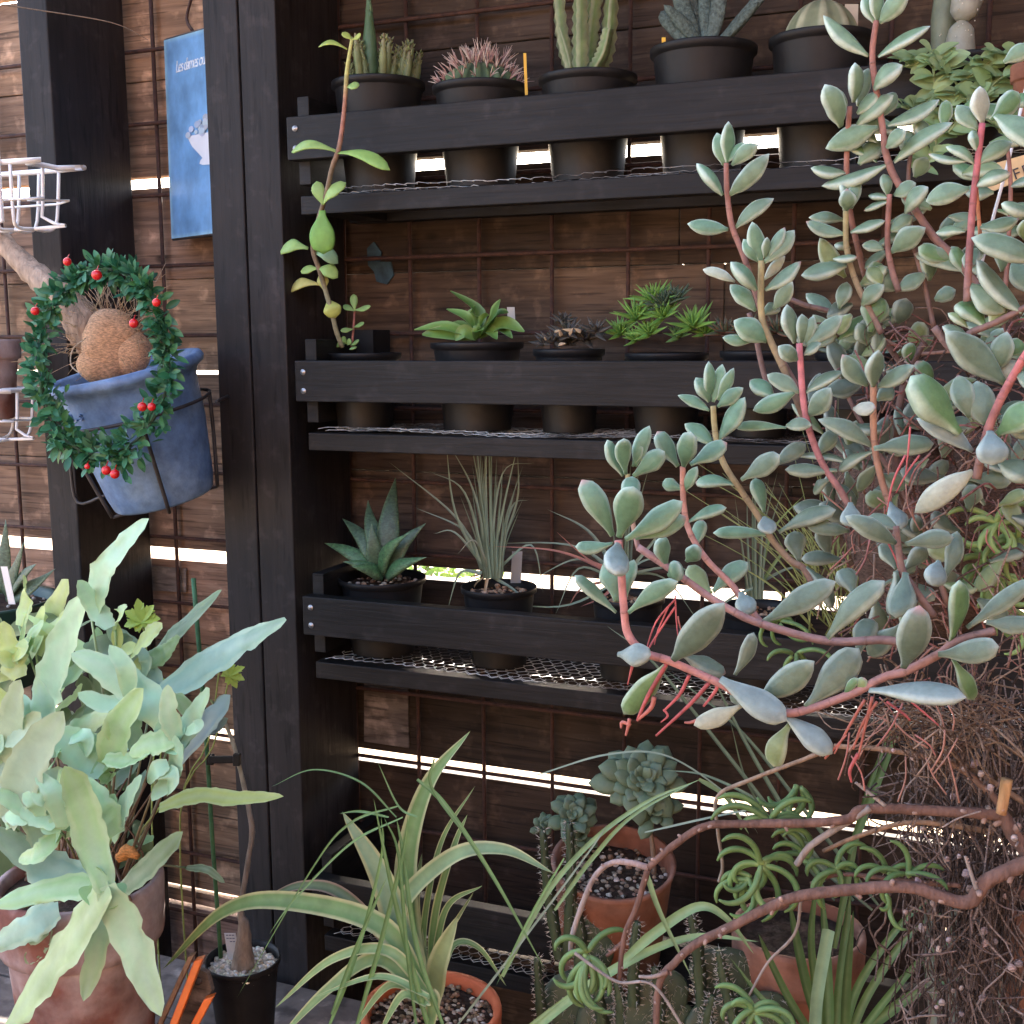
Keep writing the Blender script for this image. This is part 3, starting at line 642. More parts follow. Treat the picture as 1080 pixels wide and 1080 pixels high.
def grassplant(label, px, py, w, blades, ncen, y=SY, grp=G3, tip=None):
    t, sc, r = shelf_thing("grassy_airplant", label, "plant", px, py, w, grp, peb=[(.3, .17, .1), (.42, .28, .18)], npeb=90)
    m = MB(); k = mpp(sc)
    for bl in blades: 
        pts, wd, c = bl; m.blade(P3([(q[0], q[1], SY + .0 + (i * bl_dy)) for i, (q, bl_dy) in enumerate(zip(pts, [ru(-.022, .022)] * 9))], 0), wd * k, 'tri', fold=.5, col=jc(c, .1), sub=6)
    for i in range(ncen):
        a = ru(-1, 1); h = ru(120, 200) - abs(a) * 50
        m.blade(P3([(px - 6 + a * 9, py - 8), (px - 8 + a * 16, py - h * .5), (px - 8 + a * ru(20, 42), py - h)], SY + ru(-.012, .012)), ru(3.2, 4.6) * k, 'tri', fold=.6, col=jc((.16, .21, .14), .15), sub=5)
    m.build("leaves", m_leaf, t); return t
GG = (.20, .25, .17); RDL = (.38, .16, .12); TAN = (.45, .3, .16)
grassplant("tall grey-green grassy plant spraying upwards from the third shelf", 526, 618, 80, [
    ([(510, 600), (480, 545), (410, 487)], 5, GG), ([(508, 600), (490, 560), (437, 535)], 5, GG), ([(512, 598), (490, 520), (453, 497)], 4, GG), ([(510, 600), (480, 540), (470, 463)], 4.5, GG), ([(515, 598), (500, 520), (470, 462)], 4, GG),
    ([(522, 590), (545, 530), (546, 475)], 4, GG), ([(520, 590), (532, 530), (548, 462)], 4, GG), ([(524, 592), (540, 535), (558, 527)], 4, GG), ([(512, 600), (480, 562), (457, 563)], 4, GG), ([(510, 590), (505, 500), (498, 425)], 5, GG), ([(514, 590), (512, 500), (515, 420)], 5, GG), ([(516, 590), (530, 500), (564, 488)], 3, GG),
    ([(508, 605), (485, 605), (472, 643)], 5, GG), ([(512, 608), (500, 620), (493, 650)], 4, TAN), ([(514, 610), (508, 640), (495, 660)], 3.5, TAN), ([(518, 608), (545, 625), (552, 645)], 4, GG), ([(508, 606), (495, 612), (505, 635)], 3.5, TAN), ([(520, 606), (560, 575), (573, 625)], 4, GG), ([(516, 600), (500, 570), (482, 585)], 3, (.3, .3, .2))], 22)
tagstick("plant_tag", "grey plant tag in the tall grassy plant's pot", 545, 592, SY + .02, 22, 11, (.28, .29, .30), .1)
grassplant("second grey-green grassy plant, its arching leaves partly behind the jade-like plant", 662, 628, 78, [
    ([(650, 605), (600, 575), (495, 574)], 5, GG), ([(648, 606), (590, 582), (520, 576)], 5, RDL), ([(650, 610), (610, 590), (560, 612)], 5, GG), ([(648, 600), (620, 560), (577, 537)], 6, GG), ([(645, 600), (620, 590), (586, 560)], 4, RDL), ([(650, 612), (610, 600), (585, 650)], 4, GG), ([(652, 612), (615, 620), (598, 642)], 5, RDL), ([(655, 612), (635, 630), (612, 640)], 5, RDL), ([(650, 615), (590, 640), (500, 632), ], 4, GG), ([(655, 606), (690, 590), (720, 620)], 4, GG), ([(655, 606), (700, 610), (740, 660)], 4, GG), ([(660, 612), (640, 650), (605, 660)], 4, GG), ([(660, 606), (690, 570), (700, 545)], 5, GG), ([(660, 606), (720, 600), (770, 640)], 4, GG)], 6)
grassplant("third grassy plant in the gap behind the jade-like plant", 800, 640, 84, [([(800, 615), (780, 600), (750, 640)], 4, GG), ([(800, 615), (815, 560), (850, 520)], 5, (.2, .28, .1)), ([(800, 620), (830, 580), (880, 560)], 5, (.2, .28, .1)), ([(805, 615), (760, 640), (720, 700)], 4, GG), ([(800, 615), (840, 600), (860, 640)], 4, GG)], 8)

# ============================================================ SIGN
t = thing("enamel_sign", "faded blue sign with white script and a white vase, on the wall behind the post", "sign", at(205, 150, -.05))
a, b, c_, d = at(175, 43, -.028), at(232, 27, -.115), at(232, 245.5, -.115), at(183, 252, -.028)
nrm = (b - a).cross(d - a).normalized(); nrm = -nrm if nrm.dot(VN) < 0 else nrm
m = MB(); n_ = 14
def quadp(u, v): return (a * (1 - u) + b * u) * (1 - v) + (d * (1 - u) + c_ * u) * v
for j in range(n_ * 3 + 1):
    for i in range(n_ + 1):
        u, v = i / n_, j / (n_ * 3); e = min(u / .06, v / .02, (1 - v) / .02)
        m.vert(quadp(u, v) + nrm * .003, (.14, .30, .52) if e > 1 else (.25, .45, .58))
for j in range(n_ * 3):
    for i in range(n_):
        q = j * (n_ + 1) + i; m.f.append((q, q + n_ + 1, q + n_ + 2, q + 1))
m.build("face", m_sign, t)
e = MB(); e.col = (.05, .055, .07)
for p, q in ((a, b), (b, c_), (c_, d), (d, a)): e.tube([p, q], .0028, n=6, sub=1)
for p in (a, b, c_, d): e.vert(p - nrm * .002)
q0 = len(e.v) - 4; e.f.append((q0, q0 + 1, q0 + 2, q0 + 3)); e.build("backing", m_wire, t)
# writing
def text(body, origin, xdir, ydir, size, mat, parent, name="lettering", shear=.25, ext=.0003, sp=.92):
    cu = bpy.data.curves.new(name, 'FONT'); cu.body = body; cu.size = size; cu.shear = shear; cu.extrude = ext; cu.space_character = sp
    o = bpy.data.objects.new(name, cu); C.objects.link(o); dg = bpy.context.evaluated_depsgraph_get(); me = bpy.data.meshes.new_from_object(o.evaluated_get(dg)); bpy.data.objects.remove(o)
    o = bpy.data.objects.new(name, me); C.objects.link(o); x = xdir.normalized(); y = (ydir - x * ydir.dot(x)).normalized(); z = x.cross(y)
    mat4 = Matrix((x, y, z)).transposed().to_4x4(); mat4.translation = origin - wl.get(parent, Vector()); o.matrix_world = mat4
    me.materials.clear(); me.materials.append(mat); o.parent = parent; return o
m_chalk = M("faded_white", (.62, .66, .72), .7, nscale=120, namp=.35)
ud = (b - a).normalized(); vd = (a - d).normalized()
text("Les dames ou", quadp(.22, .175) + nrm * .0036, ud + vd * .03, vd, .022, m_chalk, t, sp=.8)
v_ = MB(); v_.col = (.6, .62, .66)
def flat(pts, off=.004):
    b0 = len(v_.v)
    for u, v in pts: v_.vert(quadp(u, v) + nrm * off)
    v_.f.append(tuple(range(b0, b0 + len(pts))))
flat([(.42, .50), (.95, .50), (1.0, .50), (1.0, .655), (.93, .66), (.72, .655), (.66, .645), (.68, .63), (.72, .62), (.66, .60), (.52, .555)])
for i in range(46):
    u0, v0 = ru(.42, .97), ru(.40, .50); s0 = ru(.03, .06)
    if v0 < .50 - (u0 - .3) * .16: continue
    v_.col = jc((.36, .42, .5), .25); flat([(u0 + s0 * math.cos(k), v0 + s0 * .3 * math.sin(k)) for k in [j * .785 for j in range(8)]], .0042 + i * .00002)
v_.build("vase_motif", m_tag, t, smooth=False)
MB().tube(P3([(204, 34, -.07), (197, 20, -.05), (203, -6, -.03)], 0), .0022, n=6).build("hanging_wire", m_rust, t)

# ============================================================ BASKETS, BLUE POT, WREATH
def basket(label, x1, ytop, ybot, y, hz, rr):
    t = thing("wire_basket", label, "basket", at(10, ybot, y), "white wire baskets"); m = MB(); R0 = .0026
    A = at(x1, ytop, y + .06); B = at(x1 - 8, ybot, y); x0 = -1.0; d = .13; z0, z1 = B.z, A.z
    x1w = A.x; yb, yf = A.y, A.y - .08
    m.tube([(x0, yf, z1), (x1w - .015, yf, z1), (x1w, yf + .015, z1), (x1w, yb - .015, z1), (x1w - .015, yb, z1), (x0, yb, z1)], R0 * 1.3, n=8, sub=2)
    xx = x1w - .012
    while xx > x0:
        for yy, s_ in ((yf, 1), (yb, -1)): m.tube([(xx, yy, z1), (xx - .004, yy + s_ * .004, z0 + .014), (xx - .008, yy + s_ * .014, z0), (xx - .008, (yf + yb) / 2, z0)], R0 * .8, n=6, sub=3)
        xx -= .032
    for k in range(1):
        yy = yf + .04; m.tube([(x1w, yy, z1), (x1w - .006, yy, z0 + .014), (x1w - .02, yy, z0), (x0, yy, z0 - .001)], R0 * .8, n=6, sub=3)
    zz = (z0 + z1) / 2 - .006; m.tube([(x0, yf + .001, zz), (x1w - .012, yf + .001, zz), (x1w - .003, yf + .015, zz), (x1w - .003, yb - .015, zz), (x0, yb - .001, zz)], R0 * .6, n=6, sub=2)
    m.build("wire_frame", m_white, t)
    return t
bk = basket("white wire basket high on the left edge, above the woody trunk", 70, 179, 238, -.30, 0, 0)
MB().box(at(-6, 200, -.32).x, at(6, 200, -.32).x, -.330, -.324, at(0, 236, -.32).z, at(0, 139, -.32).z).build("flat_bar", m_white, bk, smooth=False, bevel=.002)
basket("lower white wire basket at the left edge, holding an old terracotta pot", 42, 410, 466, -.26, 0, 0)
c = at(-18, 358, -.235); t = thing("terracotta_pot", "old terracotta pot standing in the lower white wire basket", "pot", (c.x, c.y, c.z - .11)); pot(t, c, .046, .105, m_terrold, kind='terra')

UPB = (UPV * .955 - RT * .21 + VN * .29).normalized()
PC = at(131, 387, -.27); kb = mpp(PC); hB = 148 * kb
t = thing("blue_pot", "blue glazed plant pot tilted in a black wire holder on the left post", "pot", PC - UPB * hB, None)
rB = 78 * kb
prof = [(0, 0), (rB * .66, 0), (rB * .69, .003), (rB * .74, hB * .12), (rB * .86, hB * .55), (rB * .90, hB * .85), (rB * .95, hB * .90), (rB * 1.04, hB * .93), (rB * 1.06, hB * .96), (rB * 1.03, hB * .995), (rB * .97, hB), (rB * .91, hB * .98), (rB * .87, hB * .9), (rB * .8, hB * .5), (0, hB * .2)]
MB().lathe(PC - UPB * hB, UPB, prof, 64).build("pot_wall", m_blue, t)
pr = at(100, 436, -.36)
for i, (ch, x) in enumerate((("i", 84), ("m", 89), (".", 99), ("s", 103))):
    o_ = at(x, 428 - i * .6, -.27); dirn = (CAM - o_).normalized()
    axis_p = PC - UPB * (38 * kb); # put each letter on the pot's front surface
    rel = o_ - axis_p; rel = rel - UPB * rel.dot(UPB); lat = rel - VN * rel.dot(VN); Rr = rB * .885
    fr = VN - UPB * VN.dot(UPB); fr.normalize(); sx = rel.dot(fr.cross(UPB).normalized() * -1); sidev = UPB.cross(fr).normalized(); sx = rel.dot(sidev)
    sx = max(-Rr * .95, min(Rr * .95, sx)); nn = fr * math.sqrt(1 - (sx / Rr) ** 2) + sidev * (sx / Rr)
    text(ch, axis_p + nn * (Rr + .0012), sidev * nn.dot(fr) - fr * nn.dot(sidev), UPB, .018, m_blue, t, "embossed_letter", 0, .0022)
# holder
h = thing("pot_holder", "black wire ring holder carrying the blue pot", "pot holder", PC - UPB * hB * .9)
m = MB(); rc = PC - UPB * (47 * kb); uu = UPB.cross(VN).normalized(); vv = UPB.cross(uu); rh = rB * 1.0
m.tube([rc + (uu * math.cos(k * .2618) + vv * math.sin(k * .2618)) * rh * 1.0 for k in range(25)], .0022, n=8, sub=2)
m.tube(P3([(228, 424, -.24), (236, 420, -.2), (240, 418, -.175)], 0), .0022, n=8)
botc = PC - UPB * (hB + .004)
for a_ in (.35, 1.9, 3.5, 5.0):
    dv = uu * math.cos(a_) + vv * math.sin(a_)
    m.tube([rc + dv * rh, rc + dv * rB * .9 - UPB * hB * .3, botc + dv * rB * .74], .0024, n=8)
    m.tube([botc + dv * rB * .74, botc], .002, n=8, sub=1)
m.tube(P3([(67, 440, -.22), (74, 490, -.2), (82, 530, -.19), (112, 522, -.2)], 0), .0022, n=6)
m.tube([rc - VN * rh, rc - VN * (rh + .02) + RT * -.01, Vector((rc.x, -.175, rc.z + .01))], .0026, n=6)
m.build("wire_ring", m_wire, h)
# coconut with trunk
t = thing("sprouting_coconut", "brown fibrous coconut husk with a pale woody trunk, set in the blue pot", "coconut", at(115, 395, -.27))
m = MB(); HC = at(118, 362, -.275); m.col = (.60, .37, .22)
m.ell(HC, RT * 32 * kb, VN * 30 * kb, UPV * 36 * kb, 48, 30, .09, 38)
m.ell(at(107, 384, -.285), RT * 25 * kb, VN * 22 * kb, UPV * 22 * kb, 36, 22, .12, 45)
m.ell(at(138, 372, -.27), RT * 20 * kb, VN * 22 * kb, UPV * 24 * kb, 36, 22, .07, 60)
m.build("husk", m_fibre, t)
f = MB()
for i in range(210):
    a_ = rnd() * 6.28; q = HC + RT * 31 * kb * math.cos(a_) + UPV * 35 * kb * math.sin(a_) * (1 if math.sin(a_) > 0 else .5) + VN * ru(-.3, .8) * 22 * kb
    if rnd() < .45: q = at(ru(70, 150), ru(318, 345), -.28)
    o = (q - HC).normalized() + Vector((ru(-1, 1), ru(-1, 1), ru(-.6, .6))); L = ru(10, 34) * kb
    f.tube([q, q + o * L * .5 + Vector((ru(-1, 1), 0, ru(-1, 1))) * L * .2, q + o * L], .00035, n=4, sub=3, cols=[jc((.45, .32, .2), .3)] * 3)
f.tube(P3([(86, 395, -.33), (75, 385, -.33), (77, 368, -.33), (90, 357, -.33)], 0), .0009, n=5, cols=[(.6, .5, .38)] * 4)
f.build("fibres", m_fibre, t)
m = MB(); m.tube(P3([(-30, 215, -.27), (5, 258, -.27), (30, 283, -.275), (52, 303, -.28), (72, 322, -.285), (92, 345, -.28), (105, 360, -.275)], 0), [10 * kb, 10.5 * kb, 12 * kb, 15 * kb, 17 * kb, 22 * kb, 24 * kb], n=20, sub=6, cols=[(.36, .27, .2)] * 4 + [(.33, .22, .15)] * 3, bump=.22)
m.build("trunk", m_bark, t)
# wreath
t = thing("leaf_wreath", "round wreath of small artificial green leaves with red berries, hung over the blue pot", "wreath", at(103, 490, -.38))
ring = []; 
for k in range(41):
    a_ = 2 * math.pi * k / 40; x = 106 + 68 * math.cos(a_) + 6 * math.sin(a_); y = 382 - 98 * math.sin(a_); yy = -.375 + .02 * math.cos(a_)
    if 0.15 < k / 40 < .5: yy = -.365
    ring.append(at(x + (6 if math.sin(a_) < 0 else 0), y, yy))
m = MB(); m.tube(ring, .0018, n=6, sub=1, cols=[(.03, .06, .04)] * 41)
ring2 = [p + Vector((math.sin(i) * .004, math.cos(i * 1.3) * .004, math.sin(i * 2.1) * .004)) for i, p in enumerate(ring)]; m.tube(ring2, .0009, n=5, sub=2, cols=[(.05, .14, .08)] * 41)
m.build("ring", m_stem, t)
lf = MB()
for i in range(1050):
    k = rnd() * 40; i0 = int(k); p = ring[i0] + (ring[min(i0 + 1, 40)] - ring[i0]) * (k - i0); k_ = mpp(p)
    off = Vector((random.gauss(0, 1), random.gauss(0, 1) * .7, random.gauss(0, 1))) * (4.6 if not (22 < k < 36) else 7.5) * k_ * (1 + .5 * noise.noise(Vector((k * .5, 3, 1))))
    p2 = p + off; d = (off.normalized() + Vector((ru(-1, 1), ru(-1, .3), ru(-1, 1)))).normalized(); L = ru(11, 18) * k_
    c = random.choice([(.025, .12, .055), (.03, .15, .07), (.018, .08, .04), (.06, .20, .11), (.05, .16, .05), (.10, .27, .15), (.07, .24, .11)])
    lf.blade([p2, p2 + d * L * .5 + VN * .001, p2 + d * L], L * .46, 'lance', fold=.3, roll=ru(-.8, .8), col=jc(c, .2), sub=3)
lf.build("foliage", m_leaf, t)
for (x, y, s_) in ((71, 276, 4.5), (102, 290, 5.5), (165, 319, 4.5), (141, 341, 5), (37, 328, 4.5), (150, 429, 5), (160, 429, 4.5), (112, 496, 5), (121, 500, 5), (92, 492, 3)):
    p = at(x, y, -.40); k_ = mpp(p); b_ = MB().ell(p, RT * s_ * k_, VN * s_ * k_, UPV * s_ * k_, 16, 10); b_.tube([p + UPV * s_ * .9 * k_, p + UPV * s_ * 2 * k_ - VN * .006], .0005, n=5, sub=2); b_.build("berry", m_berry, t)

# twig at the top left
m = MB(); m.tube(P3([(-10, 3), (30, 9), (100, 20), (130, 28), (156, 42)], -.24), [.0009, .0008, .0007, .0005, .0003], n=5, cols=[(.13, .09, .06)] * 5)
tag(m.build("dry_tendril", m_bark), "thin dry tendril crossing the top left corner", "twig")

# green pot at the left edge
c = at(-20, 632, -.33); t = thing("mottled_houseplant", "dark green mottled plant in a green pot cut off by the left edge", "houseplant", (c.x, c.y, c.z - .10))
pot(t, c, 78 * mpp(c), .11, m_greenpot, peb=PEB_MIX, npeb=40, kind='smooth')
m = MB(); k = mpp(c)
for (x0, y0, x1, y1, w, dy) in ((0, 625, 6, 548, 22, 0), (5, 625, 25, 572, 20, -.02), (8, 628, 38, 595, 22, -.03), (10, 630, 58, 600, 24, -.01), (0, 625, -20, 560, 24, 0)):
    m.fat(at(x0, y0, -.33), at(x1, y1, -.33 + dy), w * k, .22, 2, col=jc((.07, .11, .065), .1), edge=(.10, .15, .09), nr=12)
m.build("leaves", bpy.data.materials["spotted_skin"], t)
tagstick("plant_tag", "white plant tag standing in the green pot at the left edge", 7, 610, -.36, 26, 7, (.8, .8, .78), -.08)
# ============================================================ FERN
TZ = .6465
FY = -.50
c = at(84, 925, FY); r_ = 84 * mpp(c)
t = thing("blue_star_fern", "large pale blue-green fern with broad lobed fronds in an old terracotta pot at lower left", "fern", (c.x, c.y, TZ + .0))
pot(t, c, r_, c.z - TZ, m_terrold, kind='terra', peb=[(.1, .06, .04), (.2, .13, .08)], npeb=80)
fk = mpp(at(90, 850, -.55))
BG = (.34, .55, .34); YG = (.50, .64, .26); BL = (.26, .43, .32); DK = (.14, .22, .11); MG = (.30, .49, .22)
fronds = [
 ("a", [([(40, 765), (64, 690), (92, 625)], 44, BG, -.52)], (60, 900)),
 ("b", [([(96, 648), (114, 598), (157, 547)], 38, BG, -.56), ([(116, 662), (99, 638), (82, 612)], 22, BG, -.57)], (105, 900)),
 ("c", [([(38, 690), (56, 645), (72, 611)], 26, YG, -.48), ([(20, 715), (10, 688), (4, 655)], 28, YG, -.52), ([(18, 700), (32, 672), (46, 655)], 20, MG, -.5), ([(12, 715), (25, 690), (33, 672)], 22, YG, -.5), ([(18, 700), (26, 660), (34, 633)], 6, MG, -.52), ([(0, 720), (-12, 680), (-20, 640)], 34, YG, -.5)], (40, 900)),
 ("d", [([(122, 664), (126, 648), (131, 637)], 16, YG, -.5), ([(138, 692), (155, 672), (171, 657)], 22, YG, -.5), ([(112, 705), (105, 683), (104, 662)], 24, MG, -.47)], (110, 900)),
 ("e", [([(150, 712), (185, 668), (234, 622)], 36, DK, -.40)], (115, 900)),
 ("f", [([(160, 738), (215, 702), (258, 676), (302, 654)], 38, BL, -.50)], (120, 910)),
 ("g", [([(170, 738), (142, 692), (112, 660)], 26, BL, -.48)], (115, 900)),  # blue-green colour stands for shade on this frond
 ("h", [([(183, 772), (152, 738), (115, 706), (75, 689)], 36, BG, -.62), ([(186, 782), (178, 752), (177, 722)], 21, BG, -.63), ([(188, 786), (203, 757), (221, 726)], 25, BG, -.63), ([(188, 778), (158, 784), (136, 795)], 27, MG, -.63), ([(189, 780), (182, 815), (160, 845)], 30, BG, -.64)], (125, 915)),
 ("i", [([(178, 810), (212, 770), (243, 733)], 27, (.22, .33, .36), -.47)], (125, 915)),  # bluish colour stands for a frond in shadow
 ("j", [([(112, 808), (125, 770), (151, 726)], 36, MG, -.63), ([(110, 800), (134, 803), (158, 795)], 21, MG, -.64), ([(112, 812), (88, 793), (58, 770)], 42, BG, -.63), ([(106, 812), (115, 822), (122, 817)], 14, MG, -.63)], (110, 915)),
 ("k", [([(8, 868), (30, 808), (67, 750)], 44, (.36, .48, .34), -.66), ([(-6, 830), (10, 772), (22, 717)], 38, (.38, .50, .33), -.64), ([(5, 868), (38, 835), (64, 790)], 38, MG, -.64), ([(-4, 850), (-20, 800), (-30, 760)], 40, BG, -.64)], (30, 920)),
 ("t", [([(30, 800), (44, 760), (40, 715)], 26, BG, -.60), ([(22, 790), (2, 745), (-12, 715)], 28, YG, -.6), ([(60, 790), (90, 765), (118, 752)], 24, MG, -.58), ([(150, 800), (140, 770), (146, 748)], 20, BG, -.6)], (60, 920)),
 ("u", [([(60, 870), (28, 850), (-8, 835)], 28, BG, -.67), ([(66, 872), (58, 838), (40, 815)], 24, BG, -.67), ([(70, 880), (88, 862), (108, 858)], 18, MG, -.65), ([(62, 878), (40, 900), (20, 905)], 22, MG, -.66)], (90, 935)),
 ("v", [([(20, 660), (28, 630), (24, 606)], 16, YG, -.49), ([(150, 700), (172, 690), (190, 672)], 22, MG, -.47), ([(205, 760), (190, 740), (180, 735)], 16, MG, -.5)], (70, 900)),
 ("l", [([(72, 765), (90, 748), (109, 742)], 28, DK, -.5), ([(75, 778), (95, 772), (112, 776)], 20, DK, -.5), ([(58, 748), (75, 735), (87, 722)], 22, YG, -.5)], (80, 900)),
 ("m", [([(116, 936), (66, 935), (-8, 955)], 30, MG, -.68), ([(114, 934), (78, 985), (42, 1035), (2, 1092)], 50, (.33, .46, .22), -.70), ([(114, 938), (104, 995), (88, 1056)], 25, BG, -.67), ([(112, 934), (135, 985), (170, 1072)], 37, BG, -.70), ([(112, 940), (96, 885), (82, 835), (68, 808)], 34, MG, -.70)], (112, 940)),
 ("n", [([(117, 884), (130, 852), (150, 818)], 29, BG, -.64), ([(120, 882), (97, 848), (62, 812)], 40, MG, -.66)], (112, 935)),
 ("o", [([(100, 928), (52, 914), (-10, 872)], 42, BL, -.64), ([(62, 960), (30, 976), (-10, 1000)], 34, BL, -.60)], (100, 935)),
 ("p", [([(124, 940), (152, 918), (193, 877)], 27, (.16, .28, .15), -.55)], (112, 945)),
 ("q", [([(52, 978), (40, 1000), (27, 1016)], 20, DK, -.58)], (80, 945)),
 ("r", [([(168, 852), (205, 840), (250, 842), (299, 840)], 19, (.40, .50, .13), -.50)], (125, 925)),
 ("s", [([(196, 915), (218, 917), (237, 931)], 9, DK, -.44)], (130, 925)),
]
for nm, lobes, root in fronds:
    m = MB(); first = lobes[0]; b0 = first[0][0]; y0 = first[3]
    for (pts, wd, col, y) in lobes:
        n = len(pts); bow = ru(-.015, .02); A = [at(q[0], q[1], y - bow * math.sin(math.pi * i / (n - 1)) - (ru(0, .02) if i == n - 1 else 0)) for i, q in enumerate(pts)]
        cc = jc(col, .05); tip = lerp(cc, YG, .28)
        m.blade(A, wd * fk * 1.04 * (dep(A[1]) / dep(at(90, 850, -.55))), 'lobe', fold=ru(-.18, .22), roll=ru(-.3, .3), wav=.34, col=cc, edge=lerp(cc, (.5, .6, .38), .35), tipc=tip, sub=9, mid=lerp(cc, (.45, .55, .4), .3), curl=ru(-.3, .3))
        (xa, ya), (xb, yb_), (xc, yc) = pts[0], pts[n // 2], pts[-1]; Lp = math.hypot(xc - xa, yc - ya)
        if Lp > 62 and wd > 21 and nm not in 'befmrp':
            for sg in random.sample((-1, 1), 2 if rnd() < .45 else 1):
                f0 = ru(.2, .55); bx_ = xa + (xc - xa) * f0; by_ = ya + (yc - ya) * f0; a_ = math.atan2(yc - ya, xc - xa) + sg * ru(.6, .95); l_ = Lp * ru(.3, .45)
                m.blade([at(bx_, by_, y + .002), at(bx_ + math.cos(a_) * l_ * .5, by_ + math.sin(a_) * l_ * .5, y - .004), at(bx_ + math.cos(a_ - sg * .25) * l_, by_ + math.sin(a_ - sg * .25) * l_, y - ru(-.006, .012))], wd * fk * ru(.5, .68), 'lobe', fold=.1, roll=ru(-.2, .2), wav=.2, col=cc, edge=lerp(cc, (.5, .6, .38), .35), tipc=tip, sub=6)
    if len(lobes) > 2:
        cc0 = jc(lobes[0][2], .05); bc_ = at(sum(l[0][0][0] for l in lobes) / len(lobes), sum(l[0][0][1] for l in lobes) / len(lobes), lobes[0][3] + .004)
        for L_ in lobes:
            e_ = at(L_[0][0][0] * .55 + L_[0][1][0] * .45, L_[0][0][1] * .55 + L_[0][1][1] * .45, L_[3] + .002); m.blade([bc_, (bc_ + e_) / 2, e_], L_[1] * fk * .85, 'lance', fold=.1, col=cc0, sub=5)
    p0 = at(b0[0], b0[1], y0); p1 = at(root[0], root[1], -.50); q = (p0 + p1) / 2 + Vector((ru(-.01, .01), .01, 0))
    m.tube([p1 - Vector((0, 0, .02)), q, p0], [.0016, .0013, .0012], n=6, cols=[(.22, .12, .07), (.25, .2, .1), cc])
    m.build("frond", m_fern, t)
m = MB()
random.seed(5)
for i in range(46):
    x, y = ru(-20, 165), ru(655, 925); 
    if x > 120 and y < 700: continue
    if y < 690 and x > 95: continue
    a_ = ru(-2.6, -.3); L = ru(30, 75); yy = ru(-.5, -.40); x2 = x + math.cos(a_) * L; y2 = y + math.sin(a_) * L
    if y2 < 640: continue
    cc = jc(random.choice([DK, DK, MG, (.16, .25, .14)]), .15)
    m.blade([at(x, y, yy), at((x + x2) / 2, (y + y2) / 2 - 4, yy - .01), at(x2, y2, yy - ru(-.01, .03))], ru(18, 36) * fk, 'lobe', fold=.15, roll=ru(-.7, .7), wav=.3, col=cc, edge=lerp(cc, (.4, .5, .3), .2), sub=6)
for i in range(26):
    x = ru(60, 140); m.tube([at(x, 950, -.5 + ru(-.03, .03)), at(x + ru(-20, 30), 900, -.5), at(x + ru(-50, 60), ru(760, 860), -.5 + ru(-.05, .05))], .0011, n=5, cols=[(.16, .09, .055)] * 3)
m.build("inner_fronds", m_fern, t)
m = MB(); m.col = (.62, .26, .08)
m.tube(P3([(126, 905), (134, 898), (146, 904)], -.55), [.005, .007, .003], n=8, cols=[(.6, .25, .08)] * 3, bump=.4); m.build("rhizome", m_fibre, t)
random.seed(31)
# maple-like plant behind the fern
t = thing("lobed_leaf_plant", "small plant with pointed yellow-green maple-like leaves behind the fern", "plant", (at(170, 900, -.35).x, -.35, TZ))
m = MB(); st = MB()
for (x, y, s_, rot, rx, ry) in ((150, 655, 26, .2, 160, 860), (242, 712, 19, -1.0, 190, 860), (232, 700, 12, .9, 190, 860), (163, 720, 15, -.4, 160, 860)):
    c = at(x, y, -.36); k = mpp(c)
    for a_, l in ((90, 1), (45, .85), (135, .85), (0, .75), (180, .75), (-40, .45), (220, .45)):
        aa = math.radians(a_) + rot; d = RT * math.cos(aa) + UPV * math.sin(aa)
        m.blade([c - d * .001, c + d * s_ * l * .5 * k, c + d * s_ * l * k - Vector((0, 0, .002))], s_ * .42 * k, 'lance', fold=.2, col=jc((.40, .52, .08), .1), sub=3)
        for sg in (-1, 1):
            q = c + d * s_ * l * .45 * k; d2 = (d + (RT * -math.sin(aa) + UPV * math.cos(aa)) * sg * .8).normalized(); m.blade([q, q + d2 * s_ * .16 * k, q + d2 * s_ * .33 * k], s_ * .17 * k, 'lance', fold=.1, col=(.42, .54, .1), sub=2)
    st.tube([c, (c + at(rx, ry, -.36)) / 2 + RT * .01, at(rx, ry, -.36), Vector((at(rx, ry, -.36).x, -.36, TZ))], .001, n=5, cols=[(.3, .36, .1)] * 4)
m.build("foliage", m_leaf, t); st.build("stems", m_stem, t)

# terracotta saucer + second pot + orange tool next to the fern pot
c = at(160, 1068, -.43); t = thing("terracotta_saucer", "terracotta saucer rim showing beside the fern pot", "saucer", (c.x, c.y, TZ))
MB().lathe(Vector((c.x, c.y, TZ)), Vector((0, 0, 1)), [(0, .002), (.042, .002), (.052, .035), (.056, .036), (.056, .03), (.046, 0), (0, 0)], 48).build("dish", m_terra, t)
t = thing("hand_tool", "orange-handled wooden garden tool leaning beside the saucer", "tool", at(190, 1085, -.46))
m = MB(); m.obox((at(203, 1006, -.44) + at(160, 1100, -.47)) / 2, (at(203, 1006, -.44) - at(160, 1100, -.47)) / 2, RT * .0035 + UPV * .001, VN * .006); m.build("wooden_edge", m_endw, t, smooth=False, bevel=.001)
m = MB(); m.obox((at(211, 1010, -.44) + at(176, 1100, -.47)) / 2, (at(211, 1010, -.44) - at(176, 1100, -.47)) / 2, RT * .005 + UPV * .0012, VN * .007); m.build("handle", m_orange, t, smooth=False, bevel=.0015)
m = MB(); m.obox((at(222, 1050, -.43) + at(190, 1110, -.45)) / 2, (at(222, 1050, -.43) - at(190, 1110, -.45)) / 2, RT * .006 + UPV * .002, VN * .006); m.build("handle", m_orange, t, smooth=False, bevel=.0015)
m = MB(); pts = P3([(204, 1020), (218, 1026), (223, 1045), (214, 1062), (196, 1085), (186, 1085)], -.425)
